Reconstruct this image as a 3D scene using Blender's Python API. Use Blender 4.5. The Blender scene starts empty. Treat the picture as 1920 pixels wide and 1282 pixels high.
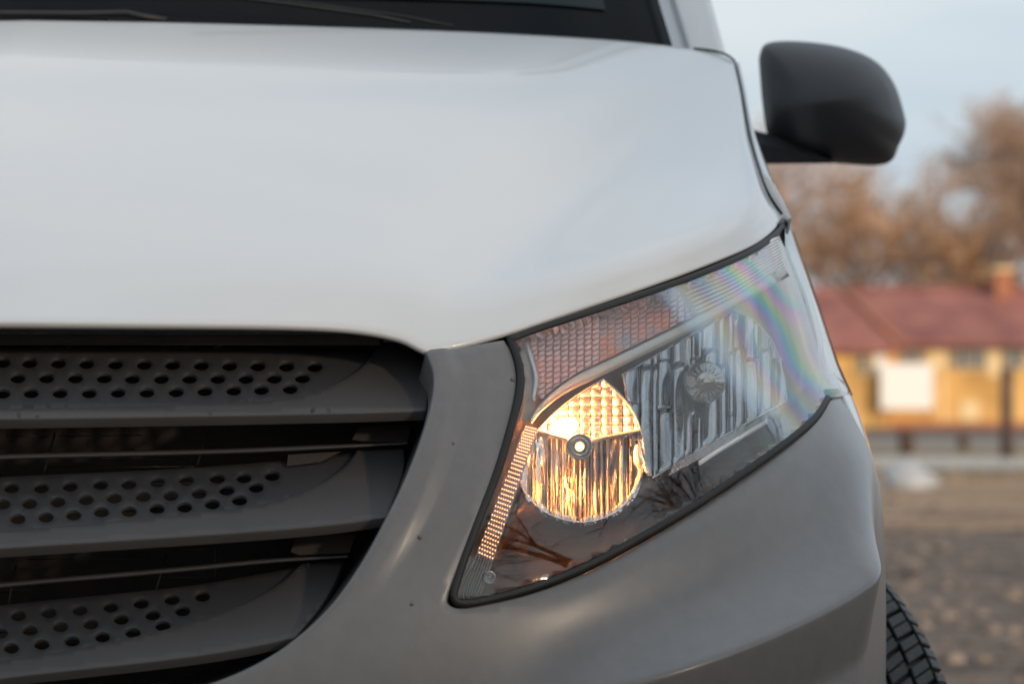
import bpy, bmesh, math, random
import numpy as np
from mathutils import Vector, Matrix, geometry

# ------------------------------------------------------------------ camera, sky, sun, exposure
scene = bpy.context.scene
col = scene.collection
CAM = np.array([0.5, -2.65, 0.85])
FPX = 5600.0                      # focal length in photograph pixels (105 mm lens)
VX, VY = 830.0, 735.0             # where the van's long axis vanishes in the photograph
cam_data = bpy.data.cameras.new('camera')
cam = bpy.data.objects.new('camera', cam_data); col.objects.link(cam)
cam.location = CAM; cam.rotation_euler = (math.radians(90), 0, 0)
cam_data.sensor_width = 36.0; cam_data.lens = FPX * 36.0 / 1920.0
cam_data.shift_x = (960 - VX) / 1920.0; cam_data.shift_y = (VY - 641) / 1920.0
cam_data.clip_start = 0.05; cam_data.clip_end = 2000
cam_data.dof.use_dof = True; cam_data.dof.focus_distance = 2.88
cam_data.dof.aperture_fstop = 6.3
scene.camera = cam

SUN_EL, SUN_AZ = math.radians(13), math.radians(140)   # azimuth clockwise from +y: low, behind and right of the camera
world = bpy.data.worlds.new('World'); scene.world = world; world.use_nodes = True
wn = world.node_tree; wn.nodes.clear()
w_out = wn.nodes.new('ShaderNodeOutputWorld'); w_bg = wn.nodes.new('ShaderNodeBackground')
sky = wn.nodes.new('ShaderNodeTexSky'); sky.sky_type = 'NISHITA'; sky.sun_disc = False
sky.sun_elevation = SUN_EL; sky.sun_rotation = SUN_AZ; sky.dust_density = 2.0
tc = wn.nodes.new('ShaderNodeTexCoord'); mp = wn.nodes.new('ShaderNodeMapping')
mp.inputs['Scale'].default_value = (1.2, 1.2, 5.5)
nz = wn.nodes.new('ShaderNodeTexNoise'); nz.inputs['Scale'].default_value = 2.2; nz.inputs['Detail'].default_value = 5
nz.inputs['Roughness'].default_value = 0.55
rp = wn.nodes.new('ShaderNodeValToRGB')
rp.color_ramp.elements[0].position = 0.35; rp.color_ramp.elements[0].color = (4.7, 5.7, 6.7, 1)
rp.color_ramp.elements[1].position = 0.68; rp.color_ramp.elements[1].color = (7.4, 7.8, 8.0, 1)
mx = wn.nodes.new('ShaderNodeMix'); mx.data_type = 'RGBA'; mx.inputs['Factor'].default_value = 0.86
wn.links.new(tc.outputs['Generated'], mp.inputs['Vector']); wn.links.new(mp.outputs[0], nz.inputs['Vector'])
wn.links.new(nz.outputs[0], rp.inputs[0]); wn.links.new(sky.outputs[0], mx.inputs['A']); wn.links.new(rp.outputs[0], mx.inputs['B'])
wn.links.new(mx.outputs['Result'], w_bg.inputs[0]); w_bg.inputs[1].default_value = 0.1
wn.links.new(w_bg.outputs[0], w_out.inputs[0])

sun_d = bpy.data.lights.new('sun', 'SUN'); sun_d.energy = 2.7; sun_d.angle = math.radians(4); sun_d.color = (1.0, 0.79, 0.57)
sun = bpy.data.objects.new('sun', sun_d); col.objects.link(sun)
sdir = Vector((math.sin(SUN_AZ) * math.cos(SUN_EL), math.cos(SUN_AZ) * math.cos(SUN_EL), math.sin(SUN_EL)))
sun.rotation_euler = sdir.to_track_quat('Z', 'Y').to_euler(); sun.location = sdir * 40

vs = scene.view_settings
scene.display_settings.display_device = 'sRGB'
vs.view_transform = 'Standard'; vs.look = 'None'; vs.exposure = 0.22; vs.gamma = 1.0; vs.use_curve_mapping = False
cy = scene.cycles
cy.use_denoising = True
try: cy.denoiser = 'OPENIMAGEDENOISE'
except Exception: pass
cy.max_bounces = 14; cy.transmission_bounces = 10; cy.transparent_max_bounces = 10; cy.glossy_bounces = 7; cy.diffuse_bounces = 4
cy.sample_clamp_indirect = 30.0; cy.blur_glossy = 0.3

# ------------------------------------------------------------------ materials
def mat(name, c, rough=0.5, metal=0.0, var=0.12, vscale=6.0, bump=0.0, bscale=200.0, coat=0.0, spec=0.5, c2=None, coat_r=0.03):
    m = bpy.data.materials.new(name); m.use_nodes = True
    nt = m.node_tree; b = nt.nodes['Principled BSDF']
    t = nt.nodes.new('ShaderNodeTexCoord'); n = nt.nodes.new('ShaderNodeTexNoise')
    n.inputs['Scale'].default_value = vscale; n.inputs['Detail'].default_value = 6
    nt.links.new(t.outputs['Object'], n.inputs['Vector'])
    r = nt.nodes.new('ShaderNodeValToRGB')
    a = [max(0, x * (1 - var)) for x in c]; d = [min(1, x * (1 + var)) for x in (c2 or c)]
    r.color_ramp.elements[0].position = 0.3; r.color_ramp.elements[1].position = 0.7
    r.color_ramp.elements[0].color = (*a, 1); r.color_ramp.elements[1].color = (*d, 1)
    nt.links.new(n.outputs[0], r.inputs[0]); nt.links.new(r.outputs[0], b.inputs['Base Color'])
    b.inputs['Roughness'].default_value = rough; b.inputs['Metallic'].default_value = metal
    b.inputs['Specular IOR Level'].default_value = spec
    b.inputs['Coat Weight'].default_value = coat; b.inputs['Coat Roughness'].default_value = coat_r
    if bump:
        n2 = nt.nodes.new('ShaderNodeTexNoise'); n2.inputs['Scale'].default_value = bscale; n2.inputs['Detail'].default_value = 4
        nt.links.new(t.outputs['Object'], n2.inputs['Vector'])
        bp = nt.nodes.new('ShaderNodeBump'); bp.inputs['Strength'].default_value = bump; bp.inputs['Distance'].default_value = 1.0 / bscale
        nt.links.new(n2.outputs[0], bp.inputs['Height']); nt.links.new(bp.outputs[0], b.inputs['Normal'])
    return m

def emit(name, c, s):
    m = bpy.data.materials.new(name); m.use_nodes = True; b = m.node_tree.nodes['Principled BSDF']
    b.inputs['Base Color'].default_value = (*[min(1, x) for x in c], 1)
    b.inputs['Emission Color'].default_value = (*c, 1); b.inputs['Emission Strength'].default_value = s
    return m

M = {}
M['paint'] = mat('white_paint', (0.80, 0.81, 0.82), 0.32, var=0.015, vscale=2.0, coat=0.9)
M['plastic'] = mat('grey_bumper_plastic', (0.165, 0.160, 0.162), 0.40, var=0.06, vscale=60, bump=0.12, bscale=900, spec=0.6, coat=0.6, coat_r=0.26)
M['grille'] = mat('dark_grille_plastic', (0.076, 0.071, 0.071), 0.42, var=0.08, vscale=12, bump=0.15, bscale=700)
M['plate'] = mat('shaded_perforated_plastic', (0.052, 0.052, 0.056), 0.5, var=0.08, vscale=12, bump=0.15, bscale=700)  # grille plastic again, bonnet shade put into a darker colour
M['black'] = mat('black_rubber', (0.018, 0.018, 0.018), 0.55, var=0.2, vscale=20, bump=0.1, bscale=300)
M['mirror_plastic'] = mat('black_mirror_plastic', (0.028, 0.030, 0.036), 0.42, var=0.1, vscale=10, bump=0.1, bscale=600)
M['void'] = mat('engine_bay_glare_lift', (0.055, 0.044, 0.040), 0.8, var=0.3, vscale=10)  # black lifted to warm brown: veiling glare put into the colour
M['radiator'] = mat('radiator_metal', (0.12, 0.115, 0.10), 0.5, 0.6, var=0.2, vscale=30)
M['glass'] = mat('dark_windscreen_glass', (0.012, 0.022, 0.026), 0.03, var=0.2, vscale=3, spec=0.25)
M['frit'] = mat('black_frit_band', (0.008, 0.009, 0.011), 0.12, var=0.2, vscale=8, spec=0.09)
M['chrome'] = mat('reflector_chrome', (0.80, 0.79, 0.77), 0.07, 1.0, var=0.04, vscale=30, bump=0.04, bscale=260)
M['chrome2'] = mat('reflector_chrome_soft', (0.85, 0.82, 0.78), 0.28, 1.0, var=0.04, vscale=30)
M['bezel'] = mat('headlight_bezel', (0.30, 0.25, 0.21), 0.30, 0.85, var=0.12, vscale=14, bump=0.05, bscale=60)
M['pale_bar'] = mat('pale_satin_bar', (0.60, 0.61, 0.58), 0.3, 0.35, var=0.04, vscale=20)
M['clear'] = mat('clear_optic', (0.72, 0.74, 0.76), 0.08, 0.55, var=0.04, vscale=20, bump=0.05, bscale=200)
M['amber'] = mat('pink_amber_prism', (0.80, 0.66, 0.66), 0.15, 0.35, var=0.10, vscale=22, c2=(0.86, 0.52, 0.48))
M['amber2'] = mat('amber_reflex', (0.62, 0.58, 0.62), 0.18, 0.35, var=0.25, vscale=30, c2=(0.90, 0.26, 0.12))
M['strip'] = mat('light_guide_plastic', (0.42, 0.40, 0.37), 0.2, 0.4, var=0.1, vscale=50)
M['bulb'] = emit('lit_turn_bulb', (1.0, 0.33, 0.07), 420.0)
M['bulb_tip'] = emit('lit_bulb_tip', (1.0, 0.50, 0.16), 9.0)
M['chrome_main'] = mat('main_reflector_metal', (0.50, 0.52, 0.54), 0.13, 1.0, var=0.06, vscale=25, bump=0.05, bscale=200)
M['rib'] = mat('sky_white_rib', (0.96, 0.97, 0.98), 0.14, 0.25, var=0.03, vscale=30)  # clear plastic, the sky's reflection put into a white base colour
M['bead'] = emit('lit_guide_bead', (1.0, 0.46, 0.24), 2.4)
M['drop'] = mat('water_on_plastic', (0.13, 0.125, 0.125), 0.12, var=0.05)
M['cap'] = mat('bulb_cap_metal', (0.55, 0.56, 0.55), 0.2, 0.9, var=0.1, vscale=80)
M['tyre'] = mat('tyre_rubber', (0.022, 0.022, 0.023), 0.5, var=0.35, vscale=60, bump=0.5, bscale=320)
M['rim'] = mat('steel_rim', (0.30, 0.30, 0.31), 0.4, 0.8)

def lens_material():
    m = bpy.data.materials.new('iridescent_headlight_lens'); m.use_nodes = True
    nt = m.node_tree; b = nt.nodes['Principled BSDF']
    b.inputs['Base Color'].default_value = (0.97, 0.97, 0.96, 1); b.inputs['Roughness'].default_value = 0.0
    b.inputs['IOR'].default_value = 1.5; b.inputs['Transmission Weight'].default_value = 1.0
    t = nt.nodes.new('ShaderNodeTexCoord')
    mp = nt.nodes.new('ShaderNodeMapping'); mp.inputs['Scale'].default_value = (3.0, 1.2, 3.4)
    n = nt.nodes.new('ShaderNodeTexNoise'); n.inputs['Scale'].default_value = 2.6; n.inputs['Detail'].default_value = 1.0
    nt.links.new(t.outputs['Object'], mp.inputs[0]); nt.links.new(mp.outputs[0], n.inputs['Vector'])
    sep = nt.nodes.new('ShaderNodeSeparateXYZ'); nt.links.new(t.outputs['Object'], sep.inputs[0])
    # film grows towards the outer corner of the lens
    mr = nt.nodes.new('ShaderNodeMapRange'); mr.inputs['From Min'].default_value = 0.76; mr.inputs['From Max'].default_value = 1.0
    mr.interpolation_type = 'SMOOTHSTEP'
    ab = nt.nodes.new('ShaderNodeMath'); ab.operation = 'ABSOLUTE'
    ws = nt.nodes.new('ShaderNodeMath'); ws.operation = 'MULTIPLY_ADD'; ws.inputs[1].default_value = 0.8
    wo = nt.nodes.new('ShaderNodeMath'); wo.operation = 'SUBTRACT'; wo.inputs[1].default_value = 0.68
    nt.links.new(sep.outputs[0], ab.inputs[0]); nt.links.new(sep.outputs[2], ws.inputs[0]); nt.links.new(ab.outputs[0], ws.inputs[2])
    nt.links.new(ws.outputs[0], wo.inputs[0]); nt.links.new(wo.outputs[0], mr.inputs[0])
    mul = nt.nodes.new('ShaderNodeMath'); mul.operation = 'MULTIPLY_ADD'
    mul.inputs[1].default_value = 620; mul.inputs[2].default_value = 220
    nt.links.new(n.outputs[0], mul.inputs[0])
    m2 = nt.nodes.new('ShaderNodeMath'); m2.operation = 'MULTIPLY'
    nt.links.new(mul.outputs[0], m2.inputs[0]); nt.links.new(mr.outputs[0], m2.inputs[1])
    nt.links.new(m2.outputs[0], b.inputs['Thin Film Thickness'])
    b.inputs['Thin Film IOR'].default_value = 2.2
    return m
M['lens'] = lens_material()

# ------------------------------------------------------------------ mesh helpers
def link(name, me, parent=None, material=None):
    o = bpy.data.objects.new(name, me); col.objects.link(o)
    if parent is not None: o.parent = parent
    if material is not None and not me.materials: me.materials.append(material)
    return o
def empty(name, loc=(0, 0, 0)):
    o = bpy.data.objects.new(name, None); col.objects.link(o); o.location = loc; o.empty_display_size = 0.05
    return o
def tag(o, label=None, category=None, group=None, kind=None):
    if label: o['label'] = label
    if category: o['category'] = category
    if group: o['group'] = group
    if kind: o['kind'] = kind
    return o
def mesh(name, V, F, material, parent=None, smooth=True):
    me = bpy.data.meshes.new(name)
    me.from_pydata([tuple(map(float, v)) for v in V], [], [tuple(int(i) for i in f) for f in F])
    if smooth: me.polygons.foreach_set('use_smooth', [True] * len(me.polygons))
    me.update()
    return link(name, me, parent, material)

def sheet(name, V, F, material, parent, lip=(), mirror=False, toward=(0, -1, 0.3), inner=0.0, ret=False):
    """open surface with a rounded, folded-in rim; lip = [(outward, depth), ...]; inner closes it with a second skin"""
    V = np.array(V, float); F = [list(map(int, f)) for f in F]
    def vnormals():
        N = np.zeros_like(V)
        for f in F:
            n = np.cross(V[f[1]] - V[f[0]], V[f[2]] - V[f[0]])
            if len(f) == 4: n = n + np.cross(V[f[2]] - V[f[0]], V[f[3]] - V[f[0]])
            for i in f: N[i] += n
        return N / np.maximum(np.linalg.norm(N, axis=1, keepdims=True), 1e-12)
    N = vnormals()
    if (N @ np.array(toward)).sum() < 0:
        F = [f[::-1] for f in F]; N = -N
    ec = {}
    for f in F:
        for a, b in zip(f, f[1:] + f[:1]): ec[(a, b)] = 1
    bd = [(a, b) for (a, b) in ec if (b, a) not in ec]
    nv = len(V); Vs = [V]; Fs = list(F)
    if lip and bd:
        O = np.zeros_like(V); used = set()
        for a, b in bd:
            e = V[b] - V[a]; e = e / max(np.linalg.norm(e), 1e-9)
            for i in (a, b):
                O[i] += np.cross(e, N[i]); used.add(i)
        used = sorted(used); idx = {v: k for k, v in enumerate(used)}
        O = O[used]; O /= np.maximum(np.linalg.norm(O, axis=1, keepdims=True), 1e-9)
        prev = {v: v for v in used}; tot = nv
        for (a_, d_) in lip:
            Vs.append(V[used] + O * a_ - N[used] * d_)
            cur = {v: tot + idx[v] for v in used}; tot += len(used)
            for a, b in bd: Fs.append([prev[a], cur[a], cur[b], prev[b]])
            prev = cur
        if inner:
            base = tot
            remap = {}
            inn = []
            for v in range(nv):
                if v in prev: remap[v] = prev[v]
                else: remap[v] = base + len(inn); inn.append(V[v] - N[v] * inner)
            if inn: Vs.append(np.array(inn))
            for f in F: Fs.append([remap[i] for i in f][::-1])
    A = np.vstack(Vs)
    if mirror == 'pair':
        o = mesh(name, A, Fs, material, parent); c = o.copy(); c.scale = (-1, 1, 1); col.objects.link(c)
        return o
    if mirror:
        n = len(A); B = A.copy(); B[:, 0] *= -1
        A = np.vstack([A, B]); Fs = Fs + [[i + n for i in f][::-1] for f in Fs]
    o = mesh(name, A, Fs, material, parent)
    if mirror:
        bm = bmesh.new(); bm.from_mesh(o.data); bmesh.ops.remove_doubles(bm, verts=bm.verts, dist=0.0004)
        bm.to_mesh(o.data); bm.free()
    return o

def grid_faces(nv, nu):
    return [[j * nu + i, j * nu + i + 1, (j + 1) * nu + i + 1, (j + 1) * nu + i] for j in range(nv - 1) for i in range(nu - 1)]

def tube(name, pts, r, material, parent, seg=8, closed=False, r_end=None, flat=1.0):
    pts = [Vector(p) for p in pts]; n = len(pts); V = []; F = []
    up = Vector((0, 0, 1))
    for i, p in enumerate(pts):
        a = pts[(i - 1) % n] if (closed or i > 0) else p; b = pts[(i + 1) % n] if (closed or i < n - 1) else p
        d = (b - a).normalized(); s = d.cross(up)
        if s.length < 1e-3: s = d.cross(Vector((0, 1, 0)))
        s.normalize(); u = s.cross(d)
        rr = r if r_end is None else r + (r_end - r) * i / (n - 1)
        for k in range(seg):
            t = 2 * math.pi * k / seg
            V.append(p + s * math.cos(t) * rr + u * math.sin(t) * rr * flat)
    m = n if closed else n - 1
    for i in range(m):
        for k in range(seg):
            F.append([i * seg + k, i * seg + (k + 1) % seg, ((i + 1) % n) * seg + (k + 1) % seg, ((i + 1) % n) * seg + k])
    if not closed:
        F.append(list(range(seg))[::-1]); F.append([(n - 1) * seg + k for k in range(seg)])
    return mesh(name, V, F, material, parent)

def lathe(name, prof, center, material, parent, seg=32, axis=(0, -1, 0), squash=1.0):
    """prof = [(radius, height along axis)]"""
    ax = Vector(axis).normalized(); s = ax.cross(Vector((0, 0, 1))).normalized(); u = s.cross(ax); c = Vector(center)
    V = []; F = []
    for (r, h) in prof:
        for k in range(seg):
            t = 2 * math.pi * k / seg
            V.append(c + ax * h + (s * math.cos(t) + u * math.sin(t) * squash) * r)
    for j in range(len(prof) - 1):
        for k in range(seg):
            F.append([j * seg + k, j * seg + (k + 1) % seg, (j + 1) * seg + (k + 1) % seg, (j + 1) * seg + k])
    F.append([k for k in range(seg)][::-1]); F.append([(len(prof) - 1) * seg + k for k in range(seg)])
    return mesh(name, V, F, material, parent)

def boxmesh(name, lo, hi, material, parent=None, bevel=0.0):
    bm = bmesh.new(); bmesh.ops.create_cube(bm, size=1.0)
    for v in bm.verts:
        v.co = Vector([lo[i] + (v.co[i] + 0.5) * (hi[i] - lo[i]) for i in range(3)])
    if bevel: bmesh.ops.bevel(bm, geom=bm.edges[:], offset=bevel, segments=2, affect='EDGES')
    me = bpy.data.meshes.new(name); bm.to_mesh(me); bm.free()
    return link(name, me, parent, material)

def inpoly(P, poly):
    P = np.asarray(P); poly = np.asarray(poly); x, y = P[:, 0], P[:, 1]; r = np.zeros(len(P), bool)
    a = poly; b = np.roll(poly, -1, 0)
    for (x0, y0), (x1, y1) in zip(a, b):
        if y0 == y1: continue
        c = ((y0 > y) != (y1 > y)) & (x < (x1 - x0) * (y - y0) / (y1 - y0) + x0)
        r ^= c
    return r
def polydist(P, line, closed=False):
    """distance to a polyline and signed side"""
    P = np.asarray(P, float); L = np.asarray(line, float)
    segs = list(zip(L[:-1], L[1:])) + ([(L[-1], L[0])] if closed else [])
    best = np.full(len(P), 1e18); side = np.zeros(len(P))
    for a, b in segs:
        d = b - a; t = np.clip(((P - a) @ d) / max(d @ d, 1e-18), 0, 1)
        q = P - (a + t[:, None] * d); dd = (q ** 2).sum(1); k = dd < best
        best[k] = dd[k]; side[k] = (d[0] * (P[k, 1] - a[1]) - d[1] * (P[k, 0] - a[0]))
    return np.sqrt(best), side
def dens(poly, h, closed=True):
    out = []; n = len(poly)
    for i in range(n if closed else n - 1):
        a = np.array(poly[i], float); b = np.array(poly[(i + 1) % n], float); m = max(1, int(math.ceil(np.linalg.norm(b - a) / h)))
        for k in range(m): out.append(a + (b - a) * k / m)
    if not closed: out.append(np.array(poly[-1], float))
    return np.array(out)
def spline(pts, n=12):
    """Catmull-Rom through 2D/3D points"""
    P = [np.array(p, float) for p in pts]; P = [2 * P[0] - P[1]] + P + [2 * P[-1] - P[-2]]; out = []
    for i in range(1, len(P) - 2):
        for k in range(n):
            t = k / n; a, b, c, d = P[i - 1], P[i], P[i + 1], P[i + 2]
            out.append(0.5 * (2 * b + (c - a) * t + (2 * a - 5 * b + 4 * c - d) * t * t + (3 * b - a - 3 * c + d) * t ** 3))
    out.append(P[-2]); return np.array(out)
def resample(L, n, pw=None):
    L = np.asarray(L); d = np.concatenate([[0], np.cumsum(np.linalg.norm(np.diff(L, axis=0), axis=1))])
    g = np.linspace(0, d[-1], n) if pw is None else np.asarray(pw) * d[-1]
    return np.stack([np.interp(g, d, L[:, k]) for k in range(L.shape[1])], 1)
def triangulate(outer, holes, h, hb=None, line=None):
    hb = hb or h
    loops = [dens(outer, hb)] + [np.array(q, float) for q in holes]
    lo = loops[0].min(0); hi = loops[0].max(0)
    gx, gy = np.meshgrid(np.arange(lo[0], hi[0], h), np.arange(lo[1], hi[1], h))
    gx = gx + (np.arange(gx.shape[0]) % 2)[:, None] * h * 0.5
    G = np.stack([gx.ravel(), gy.ravel()], 1); G = G[inpoly(G, loops[0])]
    for q in loops[1:]: G = G[~inpoly(G, q)]
    for q in loops:
        d, _ = polydist(G, q, True); G = G[d > hb * 0.55]
    pts = []; edges = []
    for q in loops:
        b = len(pts); n = len(q); pts += [tuple(p) for p in q]; edges += [(b + i, b + (i + 1) % n) for i in range(n)]
    if line is not None:
        for ln in line:
            L = dens(resample(ln, int(len(ln) * 1.0)), hb * .8, False); L = L[inpoly(L, loops[0])]; d, _ = polydist(L, loops[0], True); L = L[d > hb * .6]
            d, _ = polydist(G, L); G = G[d > hb * .5]; pts += [tuple(p) for p in L]
    pts += [tuple(p) for p in G]
    r = geometry.delaunay_2d_cdt([Vector(p) for p in pts], edges, [], 0, 1e-7)
    V = np.array([tuple(v) for v in r[0]]); T = [list(f) for f in r[2]]
    C = np.array([V[f].mean(0) for f in T]); k = inpoly(C, loops[0])
    for q in loops[1:]: k &= ~inpoly(C, q)
    return V, [t for t, kk in zip(T, k) if kk]

# ------------------------------------------------------------------ the van's front surface
def P(px, py, y):
    """point at depth y on the sight line of a photograph pixel"""
    s = (np.asarray(y, float) - CAM[1]) / FPX
    return np.stack([CAM[0] + (np.asarray(px, float) - VX) * s, np.asarray(y, float) + 0 * s, CAM[2] - (np.asarray(py, float) - VY) * s], -1)
def proj(X):
    X = np.asarray(X); s = FPX / (X[..., 1] - CAM[1])
    return np.stack([VX + (X[..., 0] - CAM[0]) * s, VY - (X[..., 2] - CAM[2]) * s], -1)
def smooth_fn(xs, ys, sig, n=1600):
    g = np.linspace(xs[0], xs[-1], n); v = np.interp(g, xs, ys); k = max(1, int(sig / (g[1] - g[0])))
    ker = np.exp(-0.5 * (np.arange(-3 * k, 3 * k + 1) / k) ** 2); ker /= ker.sum()
    L = v[0] + (v[1] - v[0]) * np.arange(-3 * k, 0); R = v[-1] + (v[-1] - v[-2]) * np.arange(1, 3 * k + 1)
    w = np.convolve(np.concatenate([L, v, R]), ker, 'valid')
    return lambda x: np.interp(x, g, w)
PLAN = np.array([(0, 0), (.15, .004), (.3, .012), (.42, .024), (.52, .042), (.61, .068), (.70, .108), (.78, .165), (.845, .235), (.893, .32), (.925, .42), (.948, .54), (.962, .68), (.970, .85), (.975, 1.1), (.978, 1.5), (.980, 2.2), (.980, 5.0)])
_pl = spline(PLAN, 30); _t = np.concatenate([[0], np.cumsum(np.linalg.norm(np.diff(_pl, axis=0), axis=1))])
plan_x = smooth_fn(_t, _pl[:, 0], 0.03, 4000); plan_y = smooth_fn(_t, _pl[:, 1], 0.03, 4000); TMAX = _t[-1]
def t_of_y(y): return float(np.interp(y, plan_y(np.linspace(0, TMAX, 4000)), np.linspace(0, TMAX, 4000)))
rake = smooth_fn([0.0, .3, .5, .62, .70, .80, .90, 1.00, 1.10, 1.30], [.03, .0, -.005, .0, .02, .065, .125, .20, .285, .47], 0.04)
# half width by height, set from the silhouette of lens, wing and bumper
SIL = [(415, 1480), (480, 1502), (560, 1531), (630, 1553), (690, 1572), (760, 1606), (820, 1626), (880, 1643), (950, 1656), (1050, 1660), (1282, 1661)]
_W = {'f': None}
def fade_t(t): k = np.clip((t - 1.1) / 0.9, 0, 1); return 1 - k * k * (3 - 2 * k)
def S0(t, z, W):
    return np.stack([plan_x(t) * W / 0.98, plan_y(t) + rake(z) * fade_t(t), z + 0 * t], -1)
def _calib():
    zs, ws = [], []
    tt = np.linspace(0.5, 2.2, 500)
    for (py, px) in SIL:
        w = 0.95; z = 0.85
        for _ in range(40):
            X = S0(tt, np.full_like(tt, z), w); q = proj(X)[:, 0]; i = int(q.argmax())
            w *= 1 + (px - q[i]) * (X[i, 1] - CAM[1]) / FPX / w
            z = CAM[2] - (py - VY) * (X[i, 1] - CAM[1]) / FPX
        zs.append(z); ws.append(w)
    o = np.argsort(zs); zs = [0.0] + list(np.array(zs)[o]) + [2.0]; ws = list(np.array(ws)[o]); ws = [ws[0] - 0.02] + ws + [ws[-1] - 0.3]
    return smooth_fn(zs, ws, 0.012, 3000)
Wf = _calib()
def S(t, z):
    t = np.asarray(t, float); z = np.asarray(z, float)
    return S0(t, z, Wf(z))
def SN(t, z):
    e = 0.002; a = S(t + e, z) - S(t - e, z); b = S(t, z + e) - S(t, z - e); n = np.cross(a, b)
    return n / np.linalg.norm(n, axis=-1, keepdims=True)
def inv(px, py, off=0.0):
    """pixel -> (t, z) on the front surface, first hit"""
    px = np.atleast_1d(np.asarray(px, float)); py = np.atleast_1d(np.asarray(py, float)); out = []
    tt = np.linspace(-0.3, 2.0, 1200)
    for x, y in zip(px, py):
        ta = np.abs(tt); z = np.full_like(tt, CAM[2])
        for _ in range(25): z = CAM[2] - (y - VY) * (plan_y(ta) + rake(z) * fade_t(ta) - CAM[1]) / FPX
        X = S0(ta, z, Wf(z)); q = VX + (np.sign(tt) * X[:, 0] - CAM[0]) * FPX / (X[:, 1] - CAM[1]); m = int(q.argmax())
        t = np.interp(x, q[:m + 1], tt[:m + 1]); out.append((t, np.interp(t, tt, z)))
    return np.array(out)
def onS(pix): pix = np.asarray(pix, float); return inv(pix[:, 0], pix[:, 1])
def yS(px, py):
    tz = inv(px, py); return S(np.abs(tz[:, 0]), tz[:, 1])[:, 1]

van = empty('van', (0, 0, 0))
tag(van, 'white van with grey plastic bumper, black perforated grille and one lit headlight', 'van')

# ------------------------------------------------------------------ outlines in photograph pixels
LENS_TOP = [(957, 634), (1010, 615), (1100, 586), (1200, 553), (1300, 518), (1400, 476), (1450, 444), (1478, 416)]
LENS_BOT = [(1556, 738), (1530, 780), (1480, 824), (1400, 882), (1300, 948), (1200, 1007), (1100, 1060), (1000, 1100), (920, 1122), (872, 1130), (853, 1122), (853, 1100)]
LENS_LEFT = [(866, 1058), (900, 968), (935, 878), (962, 790), (976, 726), (974, 680), (957, 634)]
TOPL = spline(LENS_TOP, 8); BOTL = spline(LENS_BOT, 6); LEFTL = spline(LENS_LEFT, 6)
tz_top = onS(TOPL[:-1]); tz_bot = onS(BOTL); tz_left = onS(LEFTL[1:-1])
def t_sil(z):
    tt = np.linspace(0.6, 1.9, 500); q = proj(S(tt, np.full_like(tt, z)))[:, 0]; return float(tt[q.argmax()])
z_hi = tz_top[-1, 1] + 0.012; z_lo = float(onS([(1556, 738)])[0, 1])
wrap = [(t_sil(z) + 0.05 * math.sin(math.pi * (0.15 + 0.85 * k)), z) for k, z in ((k, z_hi + (z_lo - z_hi) * k) for k in np.linspace(0, 1, 14))]
LENS_TZ = np.vstack([tz_top, np.array(wrap), tz_bot[1:], tz_left])

def spanel(name, tz_outer, holes, h, material, off=None, lip=((.0012, .0006), (.002, .002), (.002, .014)), mirror=False, inner=0.0, hb=None, parent=van, line=None):
    V, T = triangulate(tz_outer, holes, h, hb, line)
    ta = np.maximum(V[:, 0], 0); X = S(ta, V[:, 1]); n = SN(ta, V[:, 1])
    if off is not None: X = X + n * off(V, X)[:, None]
    return sheet(name, X, T, material, parent, lip, mirror, inner=inner, toward=(0.3, -1, 0.3))

# ------------------------------------------------------------------ bumper with its creases
G_RIGHT = spline([(803, 664), (816, 705), (812, 755), (794, 820), (763, 900), (722, 985), (680, 1060), (630, 1130), (570, 1190), (500, 1240), (400, 1285), (250, 1325), (60, 1350), (-215, 1362)], 6)
tz_gr = onS(G_RIGHT)
SEAM = spline([(1563, 700), (1583, 745), (1606, 800), (1629, 860), (1645, 910)], 5)
tz_seam = onS(SEAM)
OUTB = [(p[0], p[1]) for p in BOTL]
bump_left = onS(LEFTL[::-1] + np.array([-9, 1])) ; 
BOT_OUT = spline([(838, 1110), (836, 1130), (856, 1143), (900, 1139), (1000, 1114), (1105, 1072), (1205, 1019), (1305, 959), (1405, 893), (1486, 834), (1538, 788), (1563, 745), (1565, 715)], 6)
tz_bo = onS(BOT_OUT)
ARCH_Y, ARCH_R = 0.98, 0.385
def tt_y(y): return t_of_y(y)
arch = []
for a in np.linspace(118, 182, 12):
    arch.append((tt_y(ARCH_Y + ARCH_R * math.cos(math.radians(a))), 0.34 + ARCH_R * math.sin(math.radians(a))))
zs_end = tz_seam[-1, 1]
bumper_poly = np.vstack([onS([(808, 661), (880, 651), (945, 637)]), bump_left[2:], tz_bo, tz_seam[1:],
    np.array([(tt_y(0.62), zs_end - 0.03), (arch[0][0], zs_end - 0.04)]), np.array([a for a in arch if a[1] < zs_end - 0.06]),
    np.array([(tt_y(0.60), 0.20), (tt_y(0.3), 0.19), (0.0, 0.19), (0.0, tz_gr[-1, 1])]), tz_gr[::-1][1:]])
CREASE = spline([(1656, 880), (1640, 950), (1614, 1016), (1572, 1074), (1506, 1128), (1420, 1176), (1320, 1220), (1200, 1264), (1000, 1325), (800, 1375), (300, 1415)], 8)
CR2 = spline([(1575, 770), (1520, 850), (1420, 935), (1300, 1010), (1180, 1075), (1050, 1130), (930, 1165)], 8)
CR3 = spline([(838, 640), (862, 690), (866, 740), (852, 820), (826, 900), (780, 1000), (700, 1120)], 8)
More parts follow.
